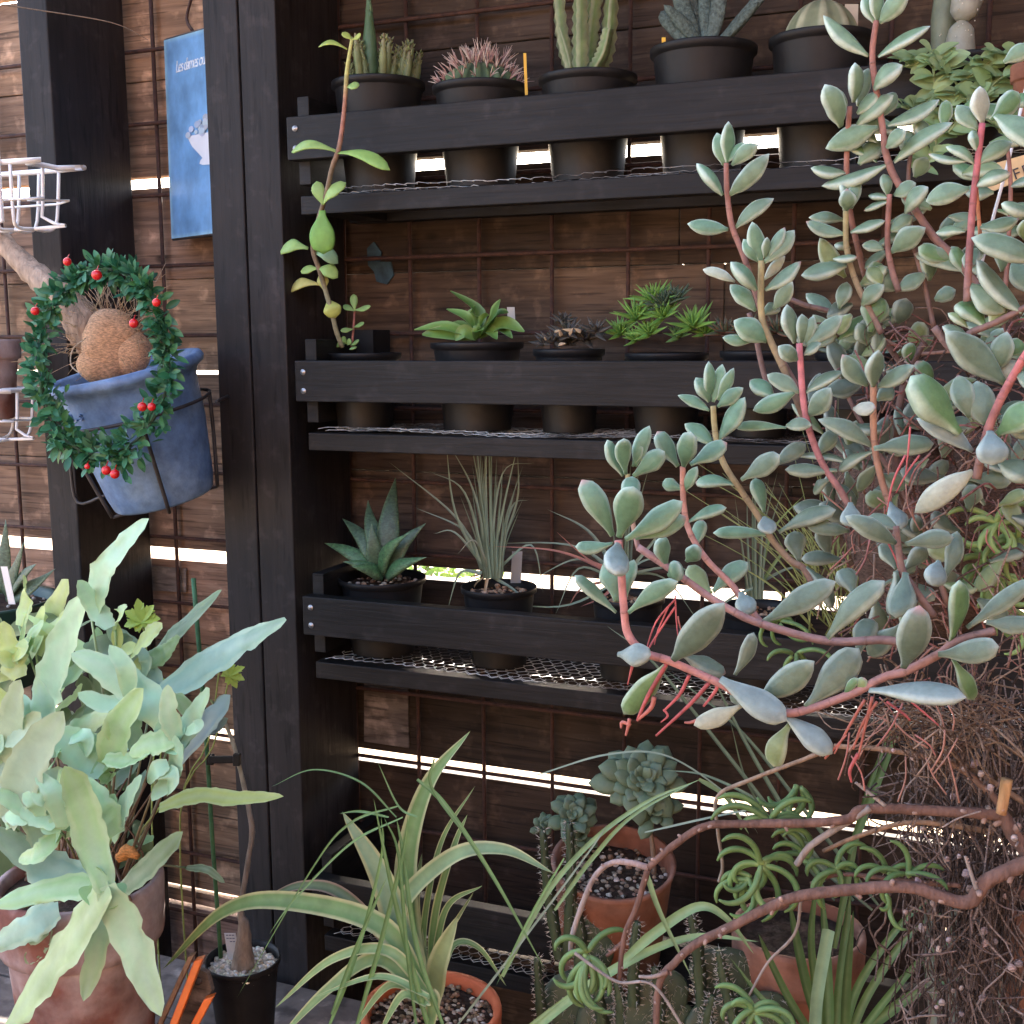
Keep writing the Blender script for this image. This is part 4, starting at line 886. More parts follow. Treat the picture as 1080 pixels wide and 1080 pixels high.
for p in pts: m.vert(p)
for p in pts: m.vert(p + Vector((0, .006, 0)))
m.f.append(tuple(range(6))); m.f.append(tuple(range(11, 5, -1)))
for i in range(6): m.f.append((i, (i + 1) % 6, 6 + (i + 1) % 6, 6 + i))
m.build("grip_plate", m_bench, t, smooth=False)
m = MB().ell(at(209, 1035, -.4265), RT * .0048, VN * .0015, UPV * .0045, 14, 8); m.build("hole", m_wire, t)

# caudex plant in black pot
c = at(256, 1010, -.33); t = thing("fat_stemmed_plant", "bare thin grey stem swelling at its base, in a black pot topped with white grit", "succulent", (c.x, c.y, TZ))
sc = pot(t, c, 39 * mpp(c), c.z - TZ, m_blackpot, peb=PEB_WHITE, npeb=260, soil=(.5, .45, .36))
k = mpp(c); A = P3([(256, 1020), (257, 1000), (257, 975), (254, 960), (262, 905), (266, 878), (262, 850), (254, 815), (246, 785), (235, 757), (222, 738)], -.335)
m = MB(); m.tube(A, [13 * k, 9 * k, 6 * k, 3.2 * k, 2.6 * k, 3 * k, 2.6 * k, 2.2 * k, 2.2 * k, 1.8 * k, 1.2 * k], n=12, cols=[(.34, .28, .22), (.26, .21, .17)] + [(.22, .19, .16)] * 5 + [(.33, .3, .22)] * 3 + [(.25, .3, .12)], bump=.25)
m.build("stem", m_bark, t)
m = MB(); m.tube(P3([(235, 757), (226, 745), (232, 770)], -.335), .001, n=5, cols=[(.3, .33, .15)] * 3); m.build("twig", m_stem, t)
tagstick("plant_tag", "white plant tag with small writing in the pot of white grit", 244, 994, -.325, 22, 12, (.72, .75, .8), -.05, 3)
s_ = MB(); s_.tube(P3([(204, 610), (216, 760), (225, 900), (233, 1010)], -.345), .0026, n=10, cols=[(.05, .14, .06)] * 4, bump=.12); st = tag(s_.build("plant_stake", m_stem), "tall thin green stake standing in the pot of white grit", "plant stake")
m = MB(); m.obox(at(236, 801, -.348), RT * .017, UPV * .004, VN * .004); m.obox(at(250, 801, -.35), RT * .004, UPV * .007, VN * .005); m.obox(at(222, 801, -.35), RT * .004, UPV * .006, VN * .005)
tag(m.build("stake_clip", m_blackpot, smooth=False, bevel=.0012), "dark plastic clip joining the green stake to the bare stem", "plant clip")

# ============================================================ STRIPED GRASS PLANT
c = at(455, 1062, -.38); t = thing("striped_grass_plant", "arching cream-striped strap-leaved plant in a small terracotta pot at the bottom centre", "houseplant", (c.x, c.y, TZ))
sc = pot(t, c, 73 * mpp(c), c.z - TZ, M("new_terracotta", (.50, .13, .055), .7, nscale=20, namp=.18, bump=.2, bscale=150, spec=.3), kind='terra', peb=PEB_MIX, npeb=420, soil_drop=.014)
k = mpp(c); G = (.14, .26, .08); CR = (.46, .49, .26); LGc = (.19, .32, .13)
def blades(mb, L, y, col, edge, prof='strap', fold=.35, dy=.02):
    for pts, wd in L:
        n = len(pts); s_ = ru(-1, 1) * dy; A = [at(q[0], q[1], y + s_ * i / (n - 1)) for i, q in enumerate(pts)]
        cc = jc(col, .1); mb.blade(A, wd * k, prof, fold=fold, col=cc, edge=edge or cc, sub=9, mid=lerp(cc, (.35, .45, .25), .25), roll=ru(-.25, .25))
m = MB()
blades(m, [([(446, 1045), (432, 985), (430, 905), (452, 828), (496, 771)], 27)], -.40, (.16, .29, .10), CR)
blades(m, [([(446, 1045), (424, 985), (400, 920), (361, 856)], 32)], -.42, (.27, .42, .27), CR)
blades(m, [([(440, 1030), (421, 962), (475, 905), (530, 896), (584, 921)], 19)], -.42, (.23, .36, .18), CR)
blades(m, [([(450, 1040), (447, 980), (465, 890), (501, 829)], 8), ([(452, 1040), (460, 960), (480, 890), (493, 859)], 9), ([(454, 1045), (470, 960), (509, 934)], 8)], -.39, G, CR)
blades(m, [([(450, 1045), (400, 975), (300, 950), (235, 962), (172, 1022)], 22)], -.44, (.17, .31, .11), CR)
blades(m, [([(446, 1040), (370, 950), (320, 934), (272, 952)], 14)], -.40, (.14, .20, .10), (.40, .28, .2))
blades(m, [([(452, 1050), (410, 1003), (350, 1012), (290, 1063)], 12), ([(452, 1055), (400, 1012), (345, 1045), (290, 1100)], 17), ([(450, 1050), (410, 1040), (368, 1092)], 10)], -.45, LGc, CR)
blades(m, [([(452, 1060), (425, 1050), (398, 1095)], 11), ([(452, 1050), (456, 1058), (452, 1096)], 17), ([(454, 1052), (400, 1030), (330, 1052)], 8)], -.46, LGc, CR)
blades(m, [([(462, 1045), (478, 998), (505, 1000), (534, 1040)], 8)], -.40, G, CR)
blades(m, [([(460, 1060), (462, 1020), (482, 968)], 22)], -.42, (.26, .33, .14), CR, 'lance')
blades(m, [([(450, 1040), (438, 960), (445, 900)], 12), ([(452, 1045), (465, 1000), (500, 940)], 7), ([(446, 1045), (420, 1000), (428, 930)], 12)], -.39, (.16, .22, .09), CR)
m.build("leaves", m_leaf, t)
# grass plant behind / beside: long narrow blades
t = thing("narrow_grass_plant", "thin long-bladed green grass arching over the striped plant", "plant", (at(430, 1090, -.44).x, -.44, TZ))
m = MB(); g2 = (.15, .28, .10)
blades(m, [([(455, 1096), (432, 1010), (412, 930), (394, 842)], 6), ([(470, 1090), (440, 1000), (425, 900), (418, 862)], 5), ([(340, 1100), (375, 1010), (402, 905), (402, 860)], 4), ([(350, 1070), (380, 990), (408, 925)], 5), ([(375, 1085), (400, 1000), (425, 900), (430, 860)], 5), ([(440, 1090), (428, 990), (420, 900), (405, 862)], 4),
    ([(420, 850), (370, 868), (330, 915), (250, 1052)], 2.6), ([(425, 862), (370, 890), (310, 950), (284, 985)], 3), ([(410, 862), (380, 856), (358, 858)], 3), ([(418, 862), (380, 825), (330, 812), (286, 830)], 2.4), ([(440, 862), (420, 850), (398, 803)], 2.4), ([(440, 822), (470, 850), (520, 925), (576, 1025)], 5), ([(458, 800), (455, 830), (490, 880), (508, 905)], 3), ([(595, 905), (560, 965), (523, 1040)], 2.4)], -.46, g2, None, 'strap', .4)
m.build("leaves", m_leaf, t)

# ============================================================ ECHEVERIA POT + CACTI
c = at(647, 908, -.22); t = thing("rosette_pot_plant", "fleshy grey-green rosettes on stalks in a terracotta pot at the foot of the wall", "succulent", (c.x, c.y, TOPS[3] - .085))
sc = pot(t, c, 66 * mpp(c), (c.z - (TOPS[3] - .085)) / .97, m_terra, kind='smooth', peb=PEB_MIX, npeb=260, soil_drop=.026, up=Vector((0, 0, 1)) + VN * .22)
k = mpp(c); ec = (.10, .145, .085)
def ech(x, y, n, L, w, up, yy=-.2):
    m = MB(); q = at(x, y, yy); rosette(m, q, n, L * k, w * k, ec, 78, 4, .32, 0, up=up, edge=(.14, .19, .12), bend=.12); m.build("rosette", m_succ, t)
ech(676, 826, 40, 45, 23, VN + UPV * .5); ech(604, 862, 22, 30, 17, VN * .8 + UPV * .7); ech(574, 872, 18, 17, 10, VN * .6 + UPV); ech(690, 858, 10, 28, 18, VN + UPV * .3, -.21); ech(612, 882, 9, 22, 14, VN + UPV * .2)
s_ = MB(); s_.tube(P3([(690, 925), (688, 890), (680, 850), (676, 830)], -.19), [.003, .0028, .0025, .0025], n=8, cols=[(.2, .14, .1)] * 4, bump=.3); s_.tube(P3([(620, 905), (612, 885), (604, 866)], -.19), .0025, n=8, cols=[(.2, .16, .1)] * 3, bump=.3); s_.build("stalks", m_bark, t)

def spiny(label, paths, y, w, col, cat="cactus", name="spiny_cactus"):
    p0 = paths[0][0]; b = at(p0[0], p0[1], y); t = thing(name, label, cat, b); m = MB(); s_ = MB()
    for path in paths:
        A = P3(path, y + ru(-.015, .015)); P, Wd, _ = spline(A, [1] * (len(A) - 1) + [.55], 7, None); k = mpp(A[0]); b0 = len(m.v); n = len(P)
        for i, p in enumerate(P):
            tt = (P[min(i + 1, n - 1)] - P[max(i - 1, 0)]).normalized(); uu = tt.cross(VN).normalized(); vv = tt.cross(uu)
            for q in range(10):
                a = q * math.pi / 5; rr = w * .5 * k * Wd[i] * (1.1 if q % 2 == 0 else .75) * (1 + .1 * math.sin(i * 2.1)); d = uu * math.cos(a) + vv * math.sin(a); m.vert(p + d * rr, jc(col, .15))
                if q % 2 == 0:
                    for z in range(3):
                        e = (d + tt * ru(-.4, .8) + Vector((ru(-.5, .5), ru(-.5, .5), ru(-.5, .5)))).normalized(); cc = random.choice([(.55, .5, .42), (.4, .33, .28), (.65, .62, .55)]); s_.tube([p + d * rr, p + d * rr + e * ru(3, 7) * k], [.00035, .0001], n=3, sub=1, cols=[cc, cc])
        for i in range(n - 1):
            for q in range(10): m.f.append((b0 + i * 10 + q, b0 + i * 10 + (q + 1) % 10, b0 + (i + 1) * 10 + (q + 1) % 10, b0 + (i + 1) * 10 + q))
        m.f.append(tuple(b0 + (n - 1) * 10 + q for q in range(10)))
    m.build("stems", m_succ, t); s_.build("spines", m_stem, t)
CG = (.05, .07, .036)
spiny("thin spiny cactus stems rising left of the rosette pot", [[(590, 1010), (578, 940), (572, 875)], [(598, 1010), (602, 930), (600, 868)], [(608, 1040), (612, 985), (600, 935)], [(575, 1100), (570, 1060), (566, 1010)]], -.30, 12, CG)
spiny("low spiny cactus clump in front of the rosette pot", [[(668, 1060), (668, 1010), (672, 972)], [(740, 1060), (735, 1000), (728, 962)], [(775, 1080), (765, 1040), (758, 1003)], [(640, 1100), (632, 1060), (628, 1010)], [(655, 1090), (655, 1060), (650, 1035)], [(690, 1100), (695, 1060), (690, 1020)], [(750, 1110), (745, 1080), (752, 1050)]], -.29, 13, CG)
t = thing("prickly_pad_cactus", "flat dull green cactus pads low at the bottom edge under the branches", "cactus", at(690, 1100, -.31)); m = MB(); s_ = MB()
for (x, y, w, h, a_) in ((628, 985, 38, 78, .2), (600, 1060, 60, 76, -.2), (690, 1062, 90, 60, .9), (770, 1030, 90, 60, -.3), (700, 1090, 80, 80, .3), (640, 1090, 70, 90, 0), (760, 1085, 80, 70, .2), (810, 1075, 60, 60, .4)):
    p = at(x, y, -.27 + ru(-.02, .02)); kk = mpp(p); ca, sa = math.cos(a_), math.sin(a_); ux = RT * ca + UPV * sa; uy = UPV * ca - RT * sa; m.col = jc((.055, .075, .045), .15)
    m.ell(p, ux * w * .5 * kk, VN * 8 * kk, uy * h * .5 * kk, 20, 12, .05)
    for i in range(50):
        a2 = rnd() * 6.28; rr = math.sqrt(rnd()) * .92; q = p + ux * w * .5 * kk * rr * math.cos(a2) + uy * h * .5 * kk * rr * math.sin(a2) + VN * 8 * kk * math.sqrt(1 - rr * rr)
        for z in range(3): e = (VN + Vector((ru(-1, 1), ru(-1, 1), ru(-1, 1)))).normalized(); s_.tube([q, q + e * ru(3, 8) * kk], [.0003, .0001], n=3, sub=1, cols=[(.5, .46, .38)] * 2)
m.build("pads", m_succ, t); s_.build("spines", m_stem, t)

# ============================================================ STRAP-LEAVED PLANT lower right
c = at(842, 965, -.28); t = thing("strap_leaf_plant", "tuft of green strap leaves, some with cut tips, rising at the bottom right", "plant", (at(872, 1100, -.33).x, -.33, TZ)); 
m = MB(); k = mpp(at(880, 1000, -.33)); gs = (.09, .165, .055); gl = (.20, .32, .16)
blades(m, [([(872, 1110), (850, 1040), (838, 985), (832, 950)], 13), ([(874, 1110), (872, 1020), (866, 930)], 12), ([(878, 1110), (890, 1000), (897, 940)], 11), ([(890, 1110), (892, 1040), (900, 960)], 12), ([(885, 1110), (905, 1040), (950, 975), (985, 945)], 9), ([(890, 1110), (915, 1050), (960, 985), (1000, 960)], 9), ([(890, 1115), (930, 1060), (975, 1010), (1020, 985)], 8), ([(880, 1110), (920, 1080), (980, 1040), (1030, 1030)], 12), ([(868, 1110), (835, 1060), (810, 1010), (800, 985)], 10), ([(866, 1110), (830, 1080), (800, 1050), (770, 1010)], 9), ([(895, 900), (915, 850), (935, 800), (952, 755)], 9), ([(880, 1000), (893, 930), (903, 880), (920, 820), (950, 745)], 8), ([(870, 1100), (855, 1000), (862, 920)], 10)], -.33, gs, None, 'strap', .4, .03)
m.build("leaves", m_leaf, t); m = MB()
blades(m, [([(858, 1110), (862, 1050), (874, 980)], 12)], -.40, (.19, .30, .18), None, 'cut', .3); m.build("cut_leaf", m_leaf, t)
m = MB(); blades(m, [([(990, 1110), (985, 1060), (977, 1002)], 13)], -.40, (.19, .30, .18), None, 'cut', .3); m.build("cut_leaf", m_leaf, t)
c = at(842, 978, -.19); t = thing("terracotta_pot", "wide terracotta pot shaded behind the strap leaves and woody branches", "pot", (c.x, c.y, TZ)); pot(t, c, 68 * mpp(c), c.z - TZ, m_terra, kind='terra')
c = at(1094, 950, -.45); t = thing("terracotta_pot", "orange terracotta pot cut off by the right edge near the bottom", "pot", (c.x, c.y, TZ)); pot(t, c, 36 * mpp(c), .09, m_terra, kind='terra'); 
# long leaves crossing low
t = thing("arching_grass_plant", "long green ribbon leaves arching over the terracotta rosette pot", "plant", (at(570, 1110, -.42).x, -.42, TZ)); m = MB(); k = mpp(at(650, 950, -.4))
blades(m, [([(530, 1030), (575, 945), (625, 887), (682, 846), (739, 822)], 6), ([(585, 960), (625, 905), (668, 860), (737, 822)], 5), ([(545, 1120), (568, 1082), (650, 1022), (729, 989), (800, 993)], 12), ([(655, 1015), (690, 985), (735, 957), (765, 968), (795, 1006)], 11), ([(536, 1100), (580, 1065), (640, 1020)], 4), ([(737, 822), (765, 840), (790, 880)], 6), ([(680, 915), (695, 960), (729, 1030)], 6)], -.40, (.24, .37, .17), None, 'strap', .4)
blades(m, [([(460, 1110), (530, 1020), (620, 900), (640, 870)], 3), ([(565, 818), (640, 796), (705, 798), (775, 845), (800, 880)], 2.4), ([(680, 878), (760, 860), (840, 845)], 2.6)], -.40, (.25, .30, .22), None, 'strap', .3)
blades(m, [([(920, 960), (850, 900), (770, 800), (690, 700), (640, 660)], 5), ([(930, 960), (860, 870), (780, 770), (700, 705)], 5), ([(900, 950), (850, 890), (790, 790), (740, 690)], 6), ([(880, 950), (840, 900), (790, 830), (770, 760)], 4), ([(870, 930), (820, 860), (750, 820), (700, 812)], 4)], -.30, (.13, .19, .12), None, 'strap', .4)
m.build("leaves", m_leaf, t)

# ============================================================ BRANCHING CURLY SUCCULENT
t = thing("curly_leaved_shrublet", "sprawling reddish-brown woody branches with tufts of curled green finger leaves", "succulent", at(1095, 930, -.60))
br = (.155, .09, .07); gr = (.27, .23, .205); tn = (.25, .165, .11)
k = mpp(at(850, 900, -.58))
def branch(pts, rads, cols, y=-.58, dy=0):
    m = MB(); n = len(pts); A = [at(q[0], q[1], y + dy * i / (n - 1)) for i, q in enumerate(pts)]
    if not isinstance(rads, list): rads = [rads] * n
    if isinstance(rads, list) and len(rads) == 2: rads = [rads[0] + (rads[1] - rads[0]) * i / (n - 1) for i in range(n)]
    if len(cols) == 2: cols = [lerp(cols[0], cols[1], i / (n - 1)) for i in range(n)]
    m.tube(A, [r * k * .70 for r in rads], n=14, sub=9, cols=cols, bump=.16)
    P, _, _ = spline(A, [1] * n, 3, None)
    for i, p in enumerate(P[1:-1]):
        if rnd() < .35: rr = rads[min(n - 1, int(i / 3))] * k; d = Vector((ru(-1, 1), -.5, ru(-1, 1))).normalized(); m.tube([p, p + d * rr * 1.25], [rr * .5, rr * .22], n=6, sub=1, cols=[cols[0], (.34, .24, .2)])
    m.build("branch", m_bark, t)
branch([(1110, 930), (1085, 900), (1068, 878), (1055, 855)], [13, 9], [br, br])
branch([(1058, 860), (1000, 856), (915, 853), (893, 864), (850, 868), (780, 869), (742, 872), (710, 892), (684, 915)], [8, 5.2], [br, br], dy=-.03)
branch([(684, 915), (665, 910), (645, 910), (627, 925), (612, 960), (603, 990), (602, 1008)], [5, 4], [(.3, .22, .2), gr], y=-.61)
branch([(683, 917), (672, 955), (658, 990), (653, 1035)], [5, 4], [br, br], y=-.61)
branch([(656, 995), (640, 1008)], [4, 3], [br, br], y=-.61)
branch([(1110, 905), (1080, 912), (1040, 930), (1018, 952), (960, 936), (900, 938), (840, 946), (805, 960), (770, 978), (735, 995), (712, 1015), (695, 1040), (691, 1110)], [11, 5], [br, br], y=-.60, dy=-.03)
branch([(705, 1025), (690, 1030), (674, 1030)], [4, 2.2], [br, gr], y=-.63)
branch([(1058, 858), (1045, 838), (1015, 812), (985, 800), (930, 790), (880, 787)], [6, 3.6], [br, tn], y=-.57)
branch([(880, 787), (850, 800), (790, 823), (757, 840), (757, 875), (762, 912), (758, 930)], [3.6, 2.5], [tn, (.3, .26, .2)], y=-.57)
branch([(1110, 862), (1070, 840), (1020, 808), (980, 797)], [5, 3], [tn, tn], y=-.56)
branch([(1110, 815), (1060, 788), (1010, 765)], [4, 2.5], [tn, tn], y=-.5)
branch([(918, 852), (885, 872), (855, 892), (840, 912)], [5, 5], [gr, gr], y=-.59)
branch([(1048, 878), (1000, 870), (955, 868), (905, 882), (868, 898)], [4.5, 3.2], [tn, tn], y=-.56)
branch([(1015, 934), (960, 930), (890, 922), (855, 932)], [4, 3], [br, br], y=-.57)
branch([(1056, 858), (1062, 822)], [7, 8], [(.35, .2, .1), (.4, .25, .12)], y=-.6)
branch([(934, 850), (915, 835), (902, 825)], [3, 2], [gr, gr], y=-.6)
branch([(606, 1005), (650, 1035), (690, 1040), (730, 1100)], [2.6, 2.2], [gr, gr], y=-.63)
branch([(845, 948), (838, 985), (810, 1015), (790, 1050)], [2.6, 1.8], [gr, gr], y=-.58)
branch([(1030, 938), (1022, 915), (1018, 903)], [3, 2], [gr, gr], y=-.61)
def curly(cx_, cy_, n, L, w, y, up=(0, -1), spread=3.0, c=(.115, .20, .07)):
    m = MB(); ctr = at(cx_, cy_, y); kk = mpp(ctr)
    for i in range(n):
        a0 = math.atan2(-up[1], up[0]) + spread * (i / max(1, n - 1) - .5) + ru(-.25, .25); l = L * ru(.6, 1.3) * kk; cv = ru(1.4, 3.0) * random.choice((-1, 1)) if abs(math.cos(a0)) < .5 else ru(1.4, 3.2) * (-1 if math.cos(a0) > 0 else 1)
        p = ctr + Vector((ru(-1, 1), ru(-1, 1), ru(-1, 1))) * 3 * kk; a = a0; pts = [p]; ns = 8; zz = ru(-.5, .8)
        for s in range(ns):
            a += cv / ns * (.4 + 1.2 * s / ns); p = p + (RT * math.cos(a) + UPV * math.sin(a) + VN * zz * (1 - s / ns)) * (l / ns); pts.append(p)
        cc = jc(c, .15); m.tube(pts, [w * .28 * kk] + [w * .38 * kk] * 5 + [w * .34 * kk, w * .28 * kk, w * .12 * kk], n=8, sub=2, cols=[lerp(cc, (.36, .48, .18), .4)] + [cc] * 8)
    return m
for (x, y, n, L, w, yy, up, sp) in ((803, 912, 11, 60, 9, -.60, (0, -1), 5.5), (812, 868, 6, 60, 9, -.59, (0, -1), 2.4), (790, 925, 7, 48, 8, -.6, (-.6, 1), 3), (850, 905, 6, 50, 8, -.57, (.3, -1), 3), (880, 915, 7, 45, 8, -.57, (0, -1), 4), (955, 922, 5, 46, 8, -.58, (0, -1), 2.8), (935, 920, 3, 36, 8, -.57, (-.4, -1), 1.2), (936, 945, 2, 30, 7, -.58, (.1, 1), .6), (622, 1012, 9, 58, 9, -.62, (0.1, 1), 2.6), (618, 1005, 4, 50, 9, -.62, (.2, -1), 3.8), (795, 1065, 9, 46, 9, -.63, (0, -1), 4), (842, 830, 5, 60, 9, -.50, (0, 1), 1.6), (838, 690, 5, 40, 7, -.5, (0, 1), 4), (820, 655, 6, 36, 6, -.48, (0, 1), 5)):
    curly(x, y, n, L, w, yy, up, sp).build("leaf_tuft", m_succ, t)
t2 = thing("curly_rosette_plant", "bright green octopus-like rosette of curling leaves at the right edge", "succulent", at(1055, 585, -.60))
for (x, y, n, L, w, yy, up, sp) in ((1050, 552, 11, 52, 9, -.62, (0, -1), 6.0), (1072, 570, 8, 44, 8, -.61, (0, -1), 5.5), (1040, 590, 8, 45, 9, -.60, (0, 1), 5.5), (1055, 610, 8, 42, 9, -.60, (0, 1), 4.5), (1030, 600, 5, 38, 9, -.60, (-.6, 1), 2.5), (1060, 640, 6, 50, 8, -.58, (0, 1), 3)):
    curly(x, y, n, L, w, yy, up, sp, c=(.22, .34, .12)).build("leaf_tuft", m_succ, t2)

# ============================================================ DRY ROOTS BUNDLE + HANGING BASKET
t = thing("hanging_coir_basket", "hanging basket ball of dark roots and dry brown straggling stems behind the thick-leaved plant", "hanging basket", at(985, 700, -.60))
m = MB(); bc = at(1000, 560, -.56); kk = mpp(bc); m.col = (.10, .065, .05)
m.lathe(at(985, 560, -.46), Vector((0, 0, 1)), [(0, -.085), (.03, -.08), (.055, -.05), (.07, 0), (.078, .05), (.075, .075), (.07, .07), (0, .06)], 48)
for i, v in enumerate(m.v): m.v[i] = v + Vector((noise.noise(v * 40), noise.noise(v * 40 + Vector((5, 5, 5))), noise.noise(v * 40 + Vector((9, 2, 1))))) * .012
m.build("coir_liner", m_fibre, t)
f = MB()
for i in range(520):
    x, y = ru(880, 1095), ru(330, 720)
    if x < 920 and y > 600: continue
    p = at(x, y, ru(-.66, -.55)); d = Vector((ru(-1, 1), ru(-.5, .3), ru(-1.2, .7))).normalized(); L = ru(.012, .04); c_ = random.choice([(.17, .10, .085), (.26, .15, .12), (.34, .24, .19), (.12, .08, .065), (.30, .13, .11)])
    f.tube([p, p + d * L * .5 + Vector((ru(-1, 1), ru(-1, 1), ru(-1, 1))) * L * .18, p + d * L + Vector((0, 0, -L * .3))], ru(.0003, .0009), n=4, sub=3, cols=[c_] * 3)
f.build("roots", m_fibre, t)
wr = MB()
for (x0, y0, x1, y1) in ((1042, 250, 1068, 150), (1068, 150, 1090, 60), (930, 560, 1000, -160), (1110, 560, 1090, 60)): pass
wr.tube([at(1030, 300, -.60), at(1046, 235, -.60), at(1064, 168, -.60), at(1090, 60, -.58), at(1130, -100, -.55), at(1150, -300, -.52)], .0011, n=6); wr.build("hanger_wire", m_white, t)
t = thing("dry_root_curtain", "curtain of dry brown roots and dead twigs hanging down at the lower right", "roots", at(1010, 1090, -.50)); f = MB()
for i in range(300):
    x = random.gauss(1024, 44); x = min(max(x, 925), 1110); y0 = ru(700, 960); L = ru(60, 330); yy = ru(-.58, -.42)
    if x < 960: L *= .5
    if x < 1000 and y0 < 760 and rnd() < .6: continue
    pts = [(x, y0, yy)]; n = 5
    for s in range(1, n + 1): pts.append((x + ru(-13, 13) + ru(-26, 26) * s / n, y0 + L * s / n, yy + ru(-.006, .006)))
    c_ = random.choice([(.09, .068, .06), (.13, .10, .088), (.24, .19, .17), (.06, .046, .04), (.16, .115, .095)]); f.tube(P3(pts, 0), ru(.0004, .0011), n=4, sub=3, cols=[c_] * (n + 1))
for i in range(170):
    x, y = ru(940, 1095), ru(770, 1090); a_ = rnd() * 3.14; L = ru(15, 55); yy = ru(-.6, -.48); c_ = random.choice([(.18, .13, .115), (.27, .22, .19), (.12, .09, .08), (.34, .28, .25)])
    f.tube(P3([(x, y, yy), (x + math.cos(a_) * L * .5 + ru(-6, 6), y + math.sin(a_) * L * .5 + ru(-6, 6), yy), (x + math.cos(a_) * L, y + math.sin(a_) * L, yy + ru(-.02, .02))], 0), ru(.0003, .0009), n=4, sub=3, cols=[c_] * 3)
for i in range(260):
    x, y = random.gauss(990, 40), ru(715, 790); p = at(x, y, ru(-.66, -.54)); d = Vector((ru(-1, 1), ru(-.5, .3), ru(-1, .5))).normalized(); L = ru(.015, .04); c_ = random.choice([(.15, .10, .07), (.22, .15, .10), (.10, .065, .05), (.27, .2, .15)])
    f.tube([p, p + d * L * .5 + Vector((ru(-1, 1), ru(-1, 1), ru(-1, 1))) * L * .3, p + d * L], ru(.0003, .0008), n=4, sub=3, cols=[c_] * 3)
m = f
for i in range(46): p = at(random.gauss(1010, 34), ru(790, 1085), -.57 + ru(-.03, .03)); m.col = jc((.42, .33, .31), .25); s_ = ru(.0015, .0038); m.ell(p, RT * s_, VN * s_ * .5, UPV * s_, 7, 5, .4, 400)
f.build("root_strands", m_fibre, t)
m = MB()
blades(m, [([(985, 1100), (980, 1020), (978, 960)], 9), ([(1005, 1100), (1003, 1010), (1006, 950)], 10), ([(1055, 1100), (1054, 1030), (1050, 990)], 7)], -.49, (.27, .33, .30), None, 'cut', .3); m.build("dead_leaf", m_leaf, t)
# wooden name tag at right
a_, b_, c2, d_ = at(1036, 206, -.5), at(1092, 184, -.5), at(1092, 160, -.5), at(1036, 176, -.5)
t = thing("name_board", "pale wooden name board with black letters at the right edge behind the leaves", "sign", d_); m = MB(); n3 = (b_ - a_).cross(d_ - a_).normalized(); n3 = -n3 if n3.dot(VN) < 0 else n3
for q in (a_, b_, c2, d_): m.vert(q)
for q in (a_, b_, c2, d_): m.vert(q - n3 * .003)
m.f += [(0, 1, 2, 3), (7, 6, 5, 4), (0, 4, 5, 1), (1, 5, 6, 2), (2, 6, 7, 3), (3, 7, 4, 0)]; m.build("board", M("pale_wood", (.62, .42, .2), .6, nscale=40, namp=.12), t, smooth=False)
text("FE", at(1070, 190, -.5) + n3 * .0006, (b_ - a_), (d_ - a_), .011, m_wire, t, "lettering", 0, .0002, 1.2)

